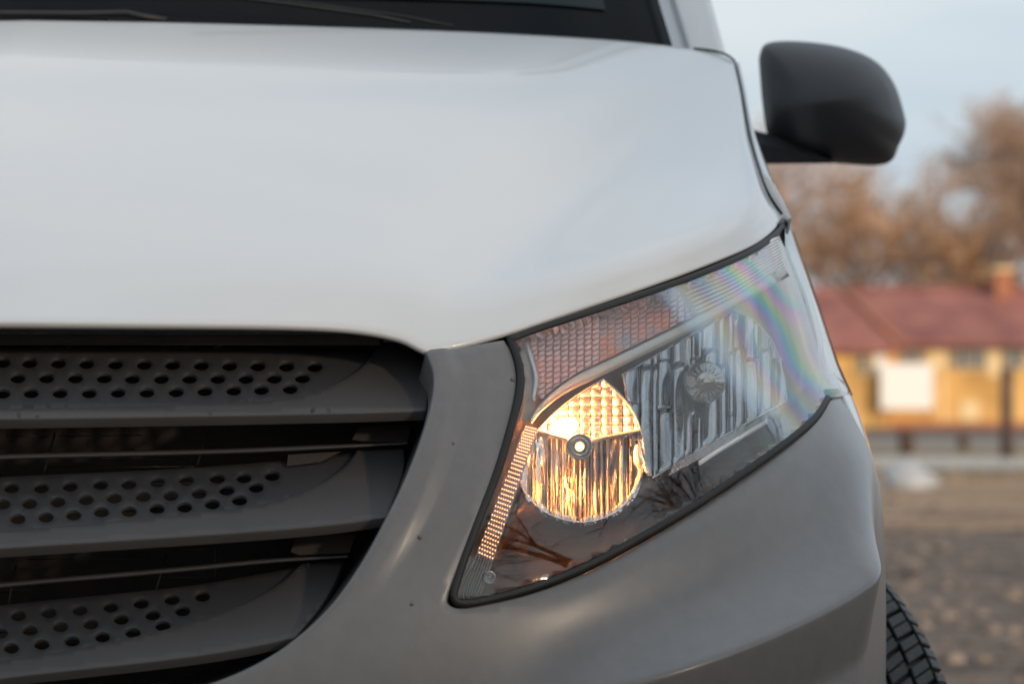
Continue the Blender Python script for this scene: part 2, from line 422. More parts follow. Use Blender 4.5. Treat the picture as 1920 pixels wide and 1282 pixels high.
def bump_off(V, X):
    q = proj(X); d, s = polydist(q, CREASE)
    fade = np.clip((q[:, 0] - 850) / 450, 0, 1); fade = fade * fade * (3 - 2 * fade)
    above = s > 0      # line runs right to left, so "above" has positive side
    up = q[:, 1] < np.interp(q[:, 0], CREASE[::-1, 0], CREASE[::-1, 1])
    d = np.sqrt(d * d + 36.0) - 6.0
    h = np.where(up, 0.056 * np.clip(1 - d / 135.0, 0, 1) ** 2.2, 0.056 - 0.022 * np.clip(d / 110.0, 0, 1))
    rf_ = np.clip((1652 - q[:, 0]) / 110, 0, 1); o = h * fade * rf_ * rf_ * (3 - 2 * rf_)
    d2, _ = polydist(q, CR2); up2 = q[:, 1] < np.interp(q[:, 0], CR2[::-1, 0], CR2[::-1, 1])
    o += np.where(up2, -0.008 * np.clip(d2 / 60, 0, 1) ** 1.3, 0) * np.clip((q[:, 0] - 900) / 200, 0, 1) * (q[:, 0] < 1700)
    d3, s3 = polydist(q, CR3); left = q[:, 0] < np.interp(q[:, 1], CR3[:, 1], CR3[:, 0])
    o += np.where(left, 0.004 * np.clip(d3 / 14, 0, 1), 0) * np.clip((1120 - q[:, 1]) / 150, 0, 1)
    return o
bumper = spanel('bumper', bumper_poly, [], 0.0062, M['plastic'], bump_off, lip=((.0014, .0008), (.0024, .0026), (.003, .006), (.001, .10)), mirror=True, hb=0.0055, line=[onS(CREASE[(CREASE[:, 0] < 1640) & (CREASE[:, 0] > 900)] + np.array([k * .45, k])) for k in (-17, -10, -5, 0, 5, 10, 17)])

# front wing: white panel from the bumper seam round to the door
wing_poly = []
zt = float(onS([(1470, 400)])[0, 1])
ZT = zt + 0.005
seam_up = [(t_sil(z) + 0.062, z) for z in np.linspace(z_lo, z_hi, 10)]
wing_poly = np.vstack([tz_seam[::-1] + np.array([0.004, 0]), np.array(seam_up) + np.array([0.004, 0]), np.array([(tt_y(0.95), 0.985), (tt_y(1.6), 0.985), (tt_y(1.62), 0.24), (tt_y(ARCH_Y + ARCH_R), 0.24)]),
    np.array([(tt_y(ARCH_Y + ARCH_R * math.cos(math.radians(a))), 0.34 + ARCH_R * math.sin(math.radians(a))) for a in np.linspace(0, 118, 18)]), np.array([(tt_y(0.64), zs_end - 0.025)])])
spanel('front_wing', wing_poly, [], 0.012, M['paint'], None, mirror='pair', hb=0.009)

# ------------------------------------------------------------------ bonnet
def Pn(lst): return np.array([P(a, b, c) for a, b, c in lst])
lead_px = [(-330, 598), (-215, 598), (0, 600), (250, 603), (480, 606), (620, 611), (700, 620), (755, 633), (785, 648), (800, 655)]
head_px = [(800, 655), (870, 642), (955, 619), (1010, 601), (1100, 571), (1200, 538), (1300, 503), (1400, 463), (1445, 434), (1468, 404)]
lead = S(*np.abs(onS(spline(lead_px[1:], 6))).T); headl = S(*onS(spline(head_px, 6)).T)
lead[0, 0] = 0.0
NU1, NU2, NV = 70, 46, 90
C0 = np.vstack([resample(lead, NU1), resample(headl, NU2)[1:]])
rear_main = spline(Pn([(52, 38, .95), (300, 42, .952), (600, 50, .96), (900, 61, .985), (1130, 74, 1.015), (1250, 86, 1.05), (1330, 98, 1.09)]), 10)
rear_main[0, 0] = 0
rear_side = spline(Pn([(1330, 98, 1.09), (1355, 103, 1.10), (1374, 111, 1.11)]), 10)
C1 = np.vstack([resample(rear_main, NU1), resample(rear_side, NU2)[1:]])
c0, c1 = C0[0], C1[0]
f_ = np.linspace(0, 1, 60)[:, None]
D0 = c0 + (c1 - c0) * f_ + np.array([[0, -.006, .024]]) * 4 * f_ * (1 - f_); D0[-1] = c1; D0[:, 0] = 0
side_px = [(1466, 394), (1433, 351), (1393, 250), (1383, 148)]
e0 = C0[-1]
D1 = spline(np.vstack([[e0], Pn([(1434, 352, .66), (1404, 262, .84), (1386, 165, 1.02)]), [C1[-1]]]), 12)
D0 = resample(D0, NV); D1 = resample(D1, NV)
nu = NU1 + NU2 - 1
u = np.concatenate([np.linspace(0, .6, NU1), np.linspace(.6, 1, NU2)[1:]])[None, :, None]; v = np.linspace(0, 1, NV)[:, None, None]
B = (1 - v) * C0[None] + v * C1[None] + (1 - u) * D0[:, None] + u * D1[:, None] - ((1 - u) * (1 - v) * C0[0] + u * (1 - v) * C0[-1] + (1 - u) * v * C1[0] + u * v * C1[-1])
uu = u[0, :, 0][None, :] + 0 * v[:, :, 0]; vv = v[:, :, 0] + 0 * uu
# crown of the panel, nose roll near the leading edge, shallow flank hollow, cowl fold
B[..., 2] += 0.012 * np.sin(math.pi * np.clip(uu / 1.0, 0, 1)) * np.sin(math.pi * vv)
fl = np.clip((uu - 0.60) / 0.4, 0, 1)
B[..., 2] -= 0.021 * np.sin(math.pi * fl ** .8) * np.sin(math.pi * np.clip(vv, 0, 1)) ** 0.8
for _ in range(1):       # soften the crease, edges kept
    K = B.copy(); K[:, 1:-1] = (B[:, :-2] + 2 * B[:, 1:-1] + B[:, 2:]) / 4; B[1:-1] = K[1:-1]
for _ in range(4):
    K = B.copy(); K[1:-1] = (B[:-2] + 2 * B[1:-1] + B[2:]) / 4; B[:, 1:-1] = K[:, 1:-1]
B[:, 0, 0] = 0
# rolled lip along the front edge and the side edge
def lip_rows(row, n_out, n_dn): return row
def fold(edge, outd, depth_dir, prof):
    return [edge + outd * a + depth_dir * b for a, b in prof]
fe = B[0]; outf = np.tile(np.array([[0, -1.0, -0.25]]), (nu, 1)); outf /= np.linalg.norm(outf, axis=1, keepdims=True)
tang = np.gradient(fe, axis=0); tang /= np.linalg.norm(tang, axis=1, keepdims=True)
inw = B[2] - B[0]; inw -= (inw * tang).sum(1, keepdims=True) * tang; inw /= np.linalg.norm(inw, axis=1, keepdims=True)
nrm = np.cross(tang, inw); nrm /= np.linalg.norm(nrm, axis=1, keepdims=True)
rows = [fe - inw * a - nrm * b for a, b in ((.0015, .0007), (.0027, .0025), (.0025, .0055), (.000, .010), (-.012, .014))]
G2 = np.concatenate([np.array(rows[::-1]), B], 0)
se = G2[:, -1]; tg = np.gradient(se, axis=0); tg /= np.linalg.norm(tg, axis=1, keepdims=True)
iw = G2[:, -3] - se; iw -= (iw * tg).sum(1, keepdims=True) * tg; iw /= np.linalg.norm(iw, axis=1, keepdims=True)
dn = np.array([[0.15, 0.0, -1.0]])
cols = [se - iw * a + dn * b for a, b in ((.002, .001), (.003, .004), (.002, .02))]
G2 = np.concatenate([G2, np.stack(cols, 1)], 1)
re = G2[-1]; rr = [re + np.array([[0, a, -b]]) for a, b in ((.004, .001), (.006, .006), (.004, .03))]
G2 = np.concatenate([G2, np.array(rr)], 0)
bonnet = sheet('bonnet', G2.reshape(-1, 3), grid_faces(G2.shape[0], G2.shape[1]), M['paint'], van, mirror=True, toward=(0, -0.3, 1))

# wing shoulder beside the bonnet: rolls from the shut line down into the wing side
sh = resample(D1, 34); secs = []
W2z = [.93, .97, 1.065, 1.136, 1.178, 1.27, 1.4]; W2x = [.936, .926, .905, .900, .889, .866, .84]
ys_ = list(sh[:, 1]) + [1.25, 1.45, 1.62]
for k, yq in enumerate(ys_):
    p = np.array([np.interp(yq, sh[:, 1], sh[:, 0]), yq, np.interp(yq, sh[:, 1], sh[:, 2])])
    prof = [(p[0] - .003, p[2] - .034), (p[0] + .0032, p[2] - .016), (p[0] + .0042, p[2] - .005), (p[0] + .008, p[2] - .0032)]
    for f in np.linspace(0, 1, 14)[1:]:
        z = p[2] - .003 - f * (p[2] - .95); x = min(float(np.interp(z, W2z, W2x)), p[0] + .008 + .010 * (1 - math.exp(-(p[2] - z) / .012)) + (p[2] - z) * .30)
        pyq = VY - (z - CAM[2]) * FPX / (yq - CAM[1]); lim = np.interp(pyq, [109, 245, 308, 390, 415, 480, 560, 630, 760], [1375, 1413, 1437, 1472, 1476, 1494, 1522, 1543, 1590]) - (0 if pyq < 392 else 6)
        x = min(x, CAM[0] + (lim - VX) * (yq - CAM[1]) / FPX); prof.append((x, z))
    secs.append([(a_, yq, b_) for a_, b_ in prof])
mid2 = np.array(secs)
sheet('wing_shoulder', mid2.reshape(-1, 3), grid_faces(mid2.shape[0], mid2.shape[1]), M['paint'], van, mirror='pair', toward=(1, -.2, 1))

for pts in (spline(Pn([(1300, 91, 1.085), (1335, 95, 1.09), (1362, 103, 1.095), (1377, 114, 1.10)]), 6), D1[2:] + np.array([[.0022, -.004, -.0035]])):
    tube('shut_line', pts, 0.0014, M['black'], van, 6)
# ------------------------------------------------------------------ windscreen, pillars, roof, sides
wb = spline([(0, 1.00, 1.262), (.3, 1.005, 1.262), (.6, 1.03, 1.258), (.75, 1.07, 1.25), (.80, 1.09, 1.245)], 8)
wt = spline([(0, 1.66, 1.88), (.3, 1.665, 1.878), (.5, 1.68, 1.872), (.62, 1.70, 1.865), (.665, 1.715, 1.86)], 8)
wb = resample(wb, 30); wt = resample(wt, 30); vv2 = np.linspace(0, 1, 24)[:, None, None]
WS = wb[None] * (1 - vv2) + wt[None] * vv2; WS[..., 1] -= 0.05 * np.sin(math.pi * vv2[..., 0]); 
sheet('windscreen', WS.reshape(-1, 3), grid_faces(24, 30), M['frit'], van, mirror=True, lip=((.001, .002), (0, .006)))
pane = WS[3:-2, :27].copy(); pane[..., 1] -= 0.004
sheet('windscreen_pane', pane.reshape(-1, 3), grid_faces(pane.shape[0], pane.shape[1]), M['glass'], van, mirror=True)
def pillar_section(b, t_, f): return b * (1 - f) + t_ * f
pil_b = np.array([(.800, 1.086, 1.24), (.812, 1.080, 1.245), (.818, 1.066, 1.25), (.838, 1.070, 1.25), (.856, 1.085, 1.25), (.866, 1.13, 1.25), (.868, 1.24, 1.25), (.872, 1.62, 1.25)])
pil_t = np.array([(.665, 1.713, 1.86), (.677, 1.706, 1.868), (.682, 1.695, 1.875), (.712, 1.70, 1.88), (.745, 1.72, 1.88), (.758, 1.77, 1.87), (.760, 1.86, 1.86), (.765, 2.1, 1.86)])
PB = spline(pil_b, 5); PT = spline(pil_t, 5); PG = np.array([PB * (1 - f) + PT * f + np.array([0, -.05 * math.sin(math.pi * f), 0]) for f in np.linspace(-0.05, 1, 22)])
sheet('windscreen_pillar', PG.reshape(-1, 3), grid_faces(PG.shape[0], PG.shape[1]), M['paint'], van, mirror='pair', toward=(.5, -1, .2))
rf = [np.array([[0, y, z], [.4, y + .01, z - .006], [.62, y + .02, z - .03], [.74, y + .03, z - .09]]) for y, z in ((1.66, 1.885), (1.85, 1.92), (2.4, 1.94), (4.9, 1.93), (5.0, 1.88))]
RG = np.array([spline(r, 6) for r in rf]); sheet('roof', RG.reshape(-1, 3), grid_faces(RG.shape[0], RG.shape[1]), M['paint'], van, mirror=True, toward=(0, 0, 1))
sd = [np.array([[.97, y, .30], [.985, y, .7], [.975, y, 1.08], [.90, y, 1.25], [.80, y, 1.6], [.755, y, 1.85]]) for y in (1.63, 2.4, 4.0, 5.0)]
SG = np.array([spline(r, 5) for r in sd]); sheet('side_panel', SG.reshape(-1, 3), grid_faces(SG.shape[0], SG.shape[1]), M['paint'], van, mirror='pair', toward=(1, 0, 0))
tp = SG[-1] + np.array([[0, .004, 0]]); tp = np.vstack([tp, (tp * np.array([[-1, 1, 1]]))[::-1]]); mesh('tail_panel', tp, [list(range(len(tp)))], M['paint'], van, smooth=False)
zz_ = np.linspace(.95, 1.27, 14); sp_ = SG[0]
ja = np.stack([np.interp(zz_, W2z, W2x), 0 * zz_ + 1.615, zz_], 1); jb = np.stack([np.interp(zz_, sp_[:, 2], sp_[:, 0]), 0 * zz_ + 1.635, zz_], 1)
sheet('door_edge', np.array([ja, jb]).reshape(-1, 3), grid_faces(2, 14), M['paint'], van, mirror='pair', toward=(1, 0, 0))
pe = PG[:, -1]; pf = np.stack([np.interp(pe[:, 2], sp_[:, 2], sp_[:, 0]), np.maximum(1.64, pe[:, 1]), pe[:, 2]], 1)
sheet('door_window', np.array([pe, pf]).reshape(-1, 3), grid_faces(2, len(pe)), M['glass'], van, mirror='pair', toward=(1, 0, 0))
boxmesh('floor_pan', (-.78, .75, .22), (.78, 4.95, .28), M['void'], van)
boxmesh('dashboard', (-.78, 1.10, .95), (.78, 1.35, 1.20), M['void'], van, 0.02)
boxmesh('inner_arch', (-.72, .48, .28), (.72, .62, .85), M['void'], van)

# wipers lying on the foot of the windscreen
def wiper(pts_arm, pts_blade, r):
    w = tube('wiper', Pn(pts_arm), r, M['black'], van, 8, flat=0.7)
    tube('wiper_blade', Pn(pts_blade), r * 0.55, M['black'], w, 6)
wiper([(-160, 22, .965), (0, 26, .965), (150, 27, .968), (238, 25, .97), (262, 31, .97), (312, 39, .975)], [(-160, 34, .985), (60, 35, .985), (200, 36, .985)], 0.0055)
wiper([(360, -12, .99), (540, 8, .99), (700, 30, .99), (770, 44, .99)], [(430, -14, 1.0), (600, 10, 1.0), (760, 32, 1.0), (850, 50, 1.0)], 0.0035)

# ------------------------------------------------------------------ door mirror
MO = spline([(1424, 135), (1424, 104), (1440, 81), (1500, 78), (1580, 89), (1640, 114), (1676, 156), (1695, 212), (1698, 240), (1687, 270), (1660, 308), (1560, 306), (1480, 300), (1442, 262), (1430, 200), (1424, 135)], 8)[:-1]
MY = 1.33; ctr = np.array([1555, 195.0]); rings = []
_rk = [(0.93, .17), (0.985, .13), (1.0, .07)] + [(math.cos(a), .07 - .125 * math.sin(a)) for a in np.linspace(.12, 1.5, 30)]
for k, (sc, dy) in enumerate(_rk):
    ang = np.arctan2(MO[:, 1] - ctr[1], MO[:, 0] - ctr[0]); el = ctr + np.stack([np.cos(ang) * 128, np.sin(ang) * 108], 1); wq = np.clip((sc - .35) / .65, 0, 1) ** 1.5 if k > 2 else 1.0
    q = ctr + ((MO - ctr) * wq + (el - ctr) * (1 - wq)) * sc; ridge = np.interp(q[:, 0], [1420, 1700], [212, 158])
    b = -0.012 * np.exp(-np.sqrt((q[:, 1] - ridge) ** 2 + 64.0) / 40.0) * np.clip((1 - sc) / .12, 0, 1)
    y = MY + dy + b + 0.05 * ((q[:, 0] - 1420) / 280) ** 2
    rings.append(P(q[:, 0], q[:, 1], y))
nM = len(MO); V = np.vstack(rings + [P(ctr[0], ctr[1], float(rings[-1][:, 1].mean()) - .0004)[None]]); F = []
for j in range(len(rings) - 1):
    for i in range(nM): F.append([j * nM + i, j * nM + (i + 1) % nM, (j + 1) * nM + (i + 1) % nM, (j + 1) * nM + i])
for i in range(nM): F.append([(len(rings) - 1) * nM + i, (len(rings) - 1) * nM + (i + 1) % nM, len(rings) * nM])
F.append(list(range(nM))[::-1])
door_mirror = mesh('door_mirror', V, F, M['mirror_plastic'], van)
arm = []
for px, t0, t1, y in ((1396, 236, 309, 1.30), (1420, 246, 308, 1.31), (1450, 254, 307.5, 1.32), (1500, 274, 307, 1.335), (1560, 301, 306.5, 1.35)):
    arm.append([P(px, t0, y), P(px, t0 + (t1 - t0) * .4, y - .02), P(px, t1, y - .01), P(px, t1, y + .09), P(px, t0, y + .09)])
V = np.array(arm).reshape(-1, 3); F = []
for j in range(4):
    for i in range(5): F.append([j * 5 + i, j * 5 + (i + 1) % 5, (j + 1) * 5 + (i + 1) % 5, (j + 1) * 5 + i])
F += [[0, 1, 2, 3, 4], [24, 23, 22, 21, 20]]
mesh('mirror_arm', V, F, M['mirror_plastic'], door_mirror, smooth=False)

# ------------------------------------------------------------------ grille
grille = empty('grille'); grille.parent = van
def yg(q):
    """depth of the front surface behind a pixel of the grille"""
    px = np.clip(q[:, 0], -215, 800); g = np.linspace(-215, 800, 8); gy = np.linspace(600, 1400, 12)
    global _YG
    try: _YG
    except NameError:
        _YG = np.array([yS(g, np.full(8, yy)) for yy in gy])
    i = (px + 215) / 1015 * 7; j = np.clip((q[:, 1] - 600) / 800 * 11, 0, 10.999); i = np.clip(i, 0, 6.999)
    i0 = i.astype(int); j0 = j.astype(int); a = i - i0; b = j - j0
    return _YG[j0, i0] * (1 - a) * (1 - b) + _YG[j0, i0 + 1] * a * (1 - b) + _YG[j0 + 1, i0] * (1 - a) * b + _YG[j0 + 1, i0 + 1] * a * b
SL = [
 dict(bot=[(-222, 786), (0, 784), (400, 778), (680, 772), (797, 768)], top=[(-222, 636), (0, 638), (400, 640), (640, 642), (780, 650)],
      arc=[(704, 656), (686, 682), (650, 708), (604, 730), (545, 745), (440, 755), (200, 762), (0, 766), (-222, 769)], ptop=[(-222, 646), (300, 646), (704, 656)], end=[(797, 768), (802, 720), (797, 680), (780, 650)],
      rows=[[(5, 679), (55, 679.5), (109, 680), (162, 681), (216, 682), (270, 682.5), (323, 683), (377, 684), (430, 685), (483, 685.5), (537, 686), (590, 687)],
            [(33, 708), (87, 708), (141, 708), (195, 708), (248, 709), (302, 709), (355, 709), (408, 709), (461, 709), (514, 708.5), (567, 708)],
            [(5, 737), (58, 736), (112, 736), (167, 736), (221, 735), (275, 735), (330, 734), (384, 732), (438, 731), (490, 730), (544, 728)]]),
 dict(bot=[(-222, 1042), (0, 1026), (400, 1000), (600, 984), (724, 968)], top=[(-222, 908), (0, 892), (300, 878), (520, 862), (640, 846), (755, 838)],
      arc=[(668, 848), (650, 872), (612, 900), (560, 925), (490, 945), (400, 958), (200, 978), (0, 995), (-222, 1012)], ptop=[(-222, 910), (0, 894), (300, 880), (520, 864), (668, 848)], end=[(724, 968), (746, 910), (756, 870), (755, 838)],
      rows=[[(21, 914), (77, 914), (131, 911), (188, 908), (241, 907), (295, 903), (349, 900), (407, 896), (457, 895), (510, 891)],
            [(5, 944), (55, 943), (108, 940), (161, 936), (214, 933), (268, 930), (320, 928), (373, 924), (425, 918), (480, 913)],
            [(33, 972), (86, 969), (138, 965), (190, 959), (242, 958), (294, 953), (346, 950), (398, 944), (449, 937)]]),
 dict(bot=[(-222, 1305), (0, 1270), (300, 1236), (440, 1216), (552, 1193)], top=[(-222, 1160), (0, 1132), (200, 1112), (380, 1092), (520, 1062), (642, 1050)],
      arc=[(560, 1062), (530, 1090), (480, 1120), (410, 1148), (330, 1174), (240, 1196), (120, 1220), (0, 1238), (-222, 1272)], ptop=[(-222, 1162), (0, 1134), (200, 1114), (380, 1094), (560, 1062)], end=[(552, 1193), (596, 1140), (626, 1090), (642, 1050)],
      rows=[[(34, 1153), (91, 1148), (149, 1143), (207, 1137), (264, 1130), (322, 1123), (379, 1117)],
            [(0, 1186), (56, 1181), (113, 1174), (170, 1169), (227, 1160), (286, 1152), (342, 1144)],
            [(21, 1214), (78, 1207), (135, 1201), (192, 1193), (249, 1185), (305, 1172)]]),
]
for s in SL:
    botc = spline(s['bot'], 8); topc = spline(s['top'], 8); arcc = spline(s['arc'], 6); ptop = spline(s['ptop'], 6); endc = spline(s['end'], 5)
    def depth(q, extra, botc=botc):
        pb = np.interp(q[:, 0], botc[:, 0], botc[:, 1]); k = np.clip((pb - q[:, 1]) / 130.0, -.2, 1.3)
        return yg(q) + 0.022 + 0.066 * k + 0.02 * np.clip((pb - q[:, 1]) / 30.0, 0, 1) * 0 + extra
    # broad slat with its smooth lower band and end
    poly = np.vstack([botc, endc[1:], topc[::-1][1:-1][topc[::-1][1:-1, 0] > arcc[0, 0]], arcc])
    V2, T = triangulate(poly, [], 9.0, 7.0)
    X = P(V2[:, 0], V2[:, 1], depth(V2, 0.0))
    sl = sheet('slat', X, T, M['grille'], grille, lip=((.0008, .0006), (.0012, .002), (.0005, .011)), mirror=True)
    # underside of the slat running back into the dark
    bq = resample(botc, 40); yb_ = depth(bq, 0); a = P(bq[:, 0], bq[:, 1] + 1.0, yb_ + .004); b = P(bq[:, 0], bq[:, 1] - 16, yb_ + .075)
    Gd = np.stack([a, a * .5 + b * .5, b], 0)
    sheet('slat_underside', Gd.reshape(-1, 3), grid_faces(3, 40), M['grille'], grille, mirror=True, toward=(0, 0, -1))
    # recessed perforated plate
    holes = []
    for row in s['rows']:
        r2 = list(row); dx = r2[1][0] - r2[0][0]; dy = (r2[3][1] - r2[0][1]) / 3.0
        while r2[0][0] - 54 > -205: r2.insert(0, (r2[0][0] - 54, r2[0][1] - dy))
        for (hx, hy) in r2:
            holes.append([(hx + 15.2 * math.cos(2 * math.pi * k / 18), hy + 10.2 * math.sin(2 * math.pi * k / 18)) for k in range(18)])
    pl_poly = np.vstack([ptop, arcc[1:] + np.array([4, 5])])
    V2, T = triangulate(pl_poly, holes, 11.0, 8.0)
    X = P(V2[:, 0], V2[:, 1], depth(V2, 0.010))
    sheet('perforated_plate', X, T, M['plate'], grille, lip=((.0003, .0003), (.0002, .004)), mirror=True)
# slim bars between the slats
for pts in ([(-222, 868), (0, 856), (400, 846), (640, 836), (764, 830)], [(-222, 1120), (0, 1096), (300, 1070), (500, 1051), (652, 1042)]):
    c = resample(spline(pts, 8), 40); y = yg(c) + 0.075
    w = np.interp(np.linspace(0, 1, 40), [0, .8, 1], [6.5, 5.5, 3.5])
    ring = [P(c[:, 0], c[:, 1] - w, y + .03), P(c[:, 0], c[:, 1] - w * .5, y), P(c[:, 0], c[:, 1] + w * .6, y - .002), P(c[:, 0], c[:, 1] + w, y + .006), P(c[:, 0], c[:, 1] + w * .2, y + .035)]
    Gd = np.array(ring + [ring[0]])
    sheet('slim_bar', Gd.reshape(-1, 3), grid_faces(6, 40), M['grille'], grille, mirror=True)
# blade ends where the bars meet the frame
for q in ([(540, 852), (640, 846), (600, 866), (538, 874)], [(672, 800), (770, 796), (764, 828), (690, 828), (660, 824)], [(555, 1005), (668, 1000), (655, 1036), (560, 1040), (545, 1034)]):
    q = np.array(q, float); n = len(q); y = yg(q) + .085
    A = np.vstack([P(q[:, 0], q[:, 1], y), P(q[:, 0], q[:, 1], y + .02)])
    mesh('blade_end', A, [list(range(n))] + [[i, i + n, (i + 1) % n + n, (i + 1) % n] for i in range(n)], M['void'], grille, smooth=False)
# inner wall of the opening, top shelf and dark bay behind
fr = tz_gr; Xw = S(np.maximum(fr[:, 0], 0), fr[:, 1]); Xs = [Xw + np.array([[0, .004, 0]]), Xw * [1, 1, 1] + np.array([[-.006, .07, 0]]), Xw + np.array([[-.012, .2, 0]])]
sheet('grille_frame', np.array(Xs).reshape(-1, 3), grid_faces(3, len(fr)), M['grille'], grille, mirror=True, toward=(-1, -1, 0))
boxmesh('bay_panel', (-.62, .36, .40), (.62, .38, .90), M['void'], grille)
boxmesh('top_shelf', (-.44, .20, .895), (.44, .36, .905), M['void'], grille)
rng = random.Random(5)
for (x0, x1, py, yy) in ((10, 92, 818, .27), (110, 268, 817, .27), (95, 365, 876, .26), (190, 360, 862, .262), (40, 90, 1066, .25), (200, 330, 1031, .25), (330, 404, 1030, .25), (50, 280, 1048, .25), (300, 404, 1082, .25), (-80, 60, 1106, .25), (0, 480, 908, .26), (0, 480, 928, .26), (0, 480, 964, .26), (0, 420, 1160, .25), (0, 420, 1185, .25), (0, 420, 1204, .25)):
    tube('radiator_fin', [P(x0, py, yy), P(x1, py - (x1 - x0) * .006, yy)], 0.0006, M['radiator'], grille, 5)
for (xa, ya, xb, yb2) in ((103, 812, 80, 892), (390, 800, 366, 884), (30, 1060, 14, 1138), (312, 1040, 290, 1112), (404, 1010, 404, 1100)):
    tube('radiator_strut', [P(xa, ya, .25), P(xb, yb2, .235)], 0.0012, M['radiator'], grille, 6)

# ------------------------------------------------------------------ headlight
HL = empty('headlight'); HL.parent = van
spanel('lens', LENS_TZ, [], 0.0075, M['lens'], None, lip=((.0004, .0004), (.0004, .0026), (0, .003)), inner=0.003, hb=0.006, parent=HL)
# rubber seal round the lens
ltz = LENS_TZ
seal = S(ltz[:, 0], ltz[:, 1]) - SN(ltz[:, 0], ltz[:, 1]) * .0022
tube('seal', seal, 0.0040, M['black'], HL, 8, closed=True)
# dark channel between bonnet edge and lens
ch0 = S(*onS(TOPL[:-1] + np.array([0, 1])).T) - SN(*onS(TOPL[:-1]).T) * .004
ch1 = S(*onS(TOPL[:-1] + np.array([-4, -16])).T) + np.array([0, .03, -.002])
sheet('top_gap', np.array([ch0, ch0 * .5 + ch1 * .5 + [0, .012, -.004], ch1]).reshape(-1, 3), grid_faces(3, len(ch0)), M['black'], HL)
ch2 = S(*onS(np.array([(808, 658), (880, 646), (950, 628)])).T)
sheet('gap_filler', np.array([ch2 + [0, .012, -.012], ch2 + [0, .03, .016]]).reshape(-1, 3), grid_faces(2, 3), M['black'], HL)

# smooth base depth for everything behind the lens: a fit of the lens depth
_fx, _fy = [], []
gx, gy = np.meshgrid(np.linspace(870, 1500, 14), np.linspace(480, 1110, 14)); gq = np.stack([gx.ravel(), gy.ravel()], 1)
gq = gq[inpoly(gq, np.vstack([TOPL, BOTL, LEFTL]))]; yv = yS(gq[:, 0], gq[:, 1])
def basis(q): a = (q[:, 0] - 1150) / 300; b = (q[:, 1] - 800) / 300; return np.stack([1 + 0 * a, a, b, a * a, a * b, b * b], 1)
_co = np.linalg.lstsq(basis(gq), yv, rcond=None)[0]
def yb(q): q = np.atleast_2d(np.asarray(q, float)); return basis(q) @ _co
def Q(px, py, d): q = np.stack([np.atleast_1d(np.asarray(px, float)), np.atleast_1d(np.asarray(py, float))], -1); return P(q[..., 0].ravel(), q[..., 1].ravel(), yb(q.reshape(-1, 2)) + d)
def clip_rect(poly, x0, x1, y0, y1):
    def cut(p, k, v, keep_less):
        out = []
        for i in range(len(p)):
            a, b = p[i], p[(i + 1) % len(p)]; ia = (a[k] <= v) if keep_less else (a[k] >= v); ib = (b[k] <= v) if keep_less else (b[k] >= v)
            if ia: out.append(a)
            if ia != ib:
                t = (v - a[k]) / (b[k] - a[k]); out.append((a[0] + (b[0] - a[0]) * t, a[1] + (b[1] - a[1]) * t))
        return out
    p = [tuple(q) for q in poly]
    for k, v, kl in ((0, x0, False), (0, x1, True), (1, y0, False), (1, y1, True)):
        p = cut(p, k, v, kl)
        if len(p) < 3: return []
    return p
def area(p): p = np.array(p); x, y = p[:, 0], p[:, 1]; return 0.5 * abs(np.dot(x, np.roll(y, -1)) - np.dot(y, np.roll(x, -1)))
def pillow(name, poly, depth, raise_, material, parent, apex=(0, 0), gap=0.94):
    """one convex optic cell from a clipped outline; depth(q) gives y"""
    q = np.array(poly); c = q.mean(0); q = c + (q - c) * gap; n = len(q); R = []
    for sc, h in ((1.0, 0.0), (.9, .45), (.6, .85)):
        r = c + (q - c) * sc + np.array(apex) * (1 - sc); R.append(P(r[:, 0], r[:, 1], depth(r) - raise_ * h))
    ca = (c + np.array(apex))[None]; R.append(P(ca[:, 0], ca[:, 1], depth(ca) - raise_))
    F = [[j * n + i, j * n + (i + 1) % n, (j + 1) * n + (i + 1) % n, (j + 1) * n + i] for j in range(2) for i in range(n)]
    F += [[2 * n + i, 2 * n + (i + 1) % n, 3 * n] for i in range(n)]
    return mesh(name, np.vstack(R), F, material, parent)
def vspan(poly, x):
    ys = []
    for i in range(len(poly)):
        a, b = poly[i], poly[(i + 1) % len(poly)]
        if (a[0] - x) * (b[0] - x) <= 0 and a[0] != b[0]: ys.append(a[1] + (b[1] - a[1]) * (x - a[0]) / (b[0] - a[0]))
    return (min(ys), max(ys)) if len(ys) >= 2 else None
def strip_facet(name, poly, x0, x1, depth, bulge, material, parent, nx=7, ny=14, tilt=0.0, wav=0.0, ph=0.0):
    xs = np.linspace(x0 + .3, x1 - .3, nx); rows = []
    for x in xs:
        sp = vspan(poly, x)
        if sp is None: return None
        rows.append(sp)
    pts = []
    for j in range(ny):
        for i, x in enumerate(xs):
            y = rows[i][0] + (rows[i][1] - rows[i][0]) * j / (ny - 1); w = (x - x0) / (x1 - x0) * 2 - 1
            pts.append((x, y, bulge * (1 - w * w) + tilt * w + wav * math.sin(y * .09 + ph + w)))
    pts = np.array(pts); X = P(pts[:, 0], pts[:, 1], depth(pts[:, :2]) - pts[:, 2])
    return sheet(name, X, grid_faces(ny, nx), material, parent, lip=((0, .004),))

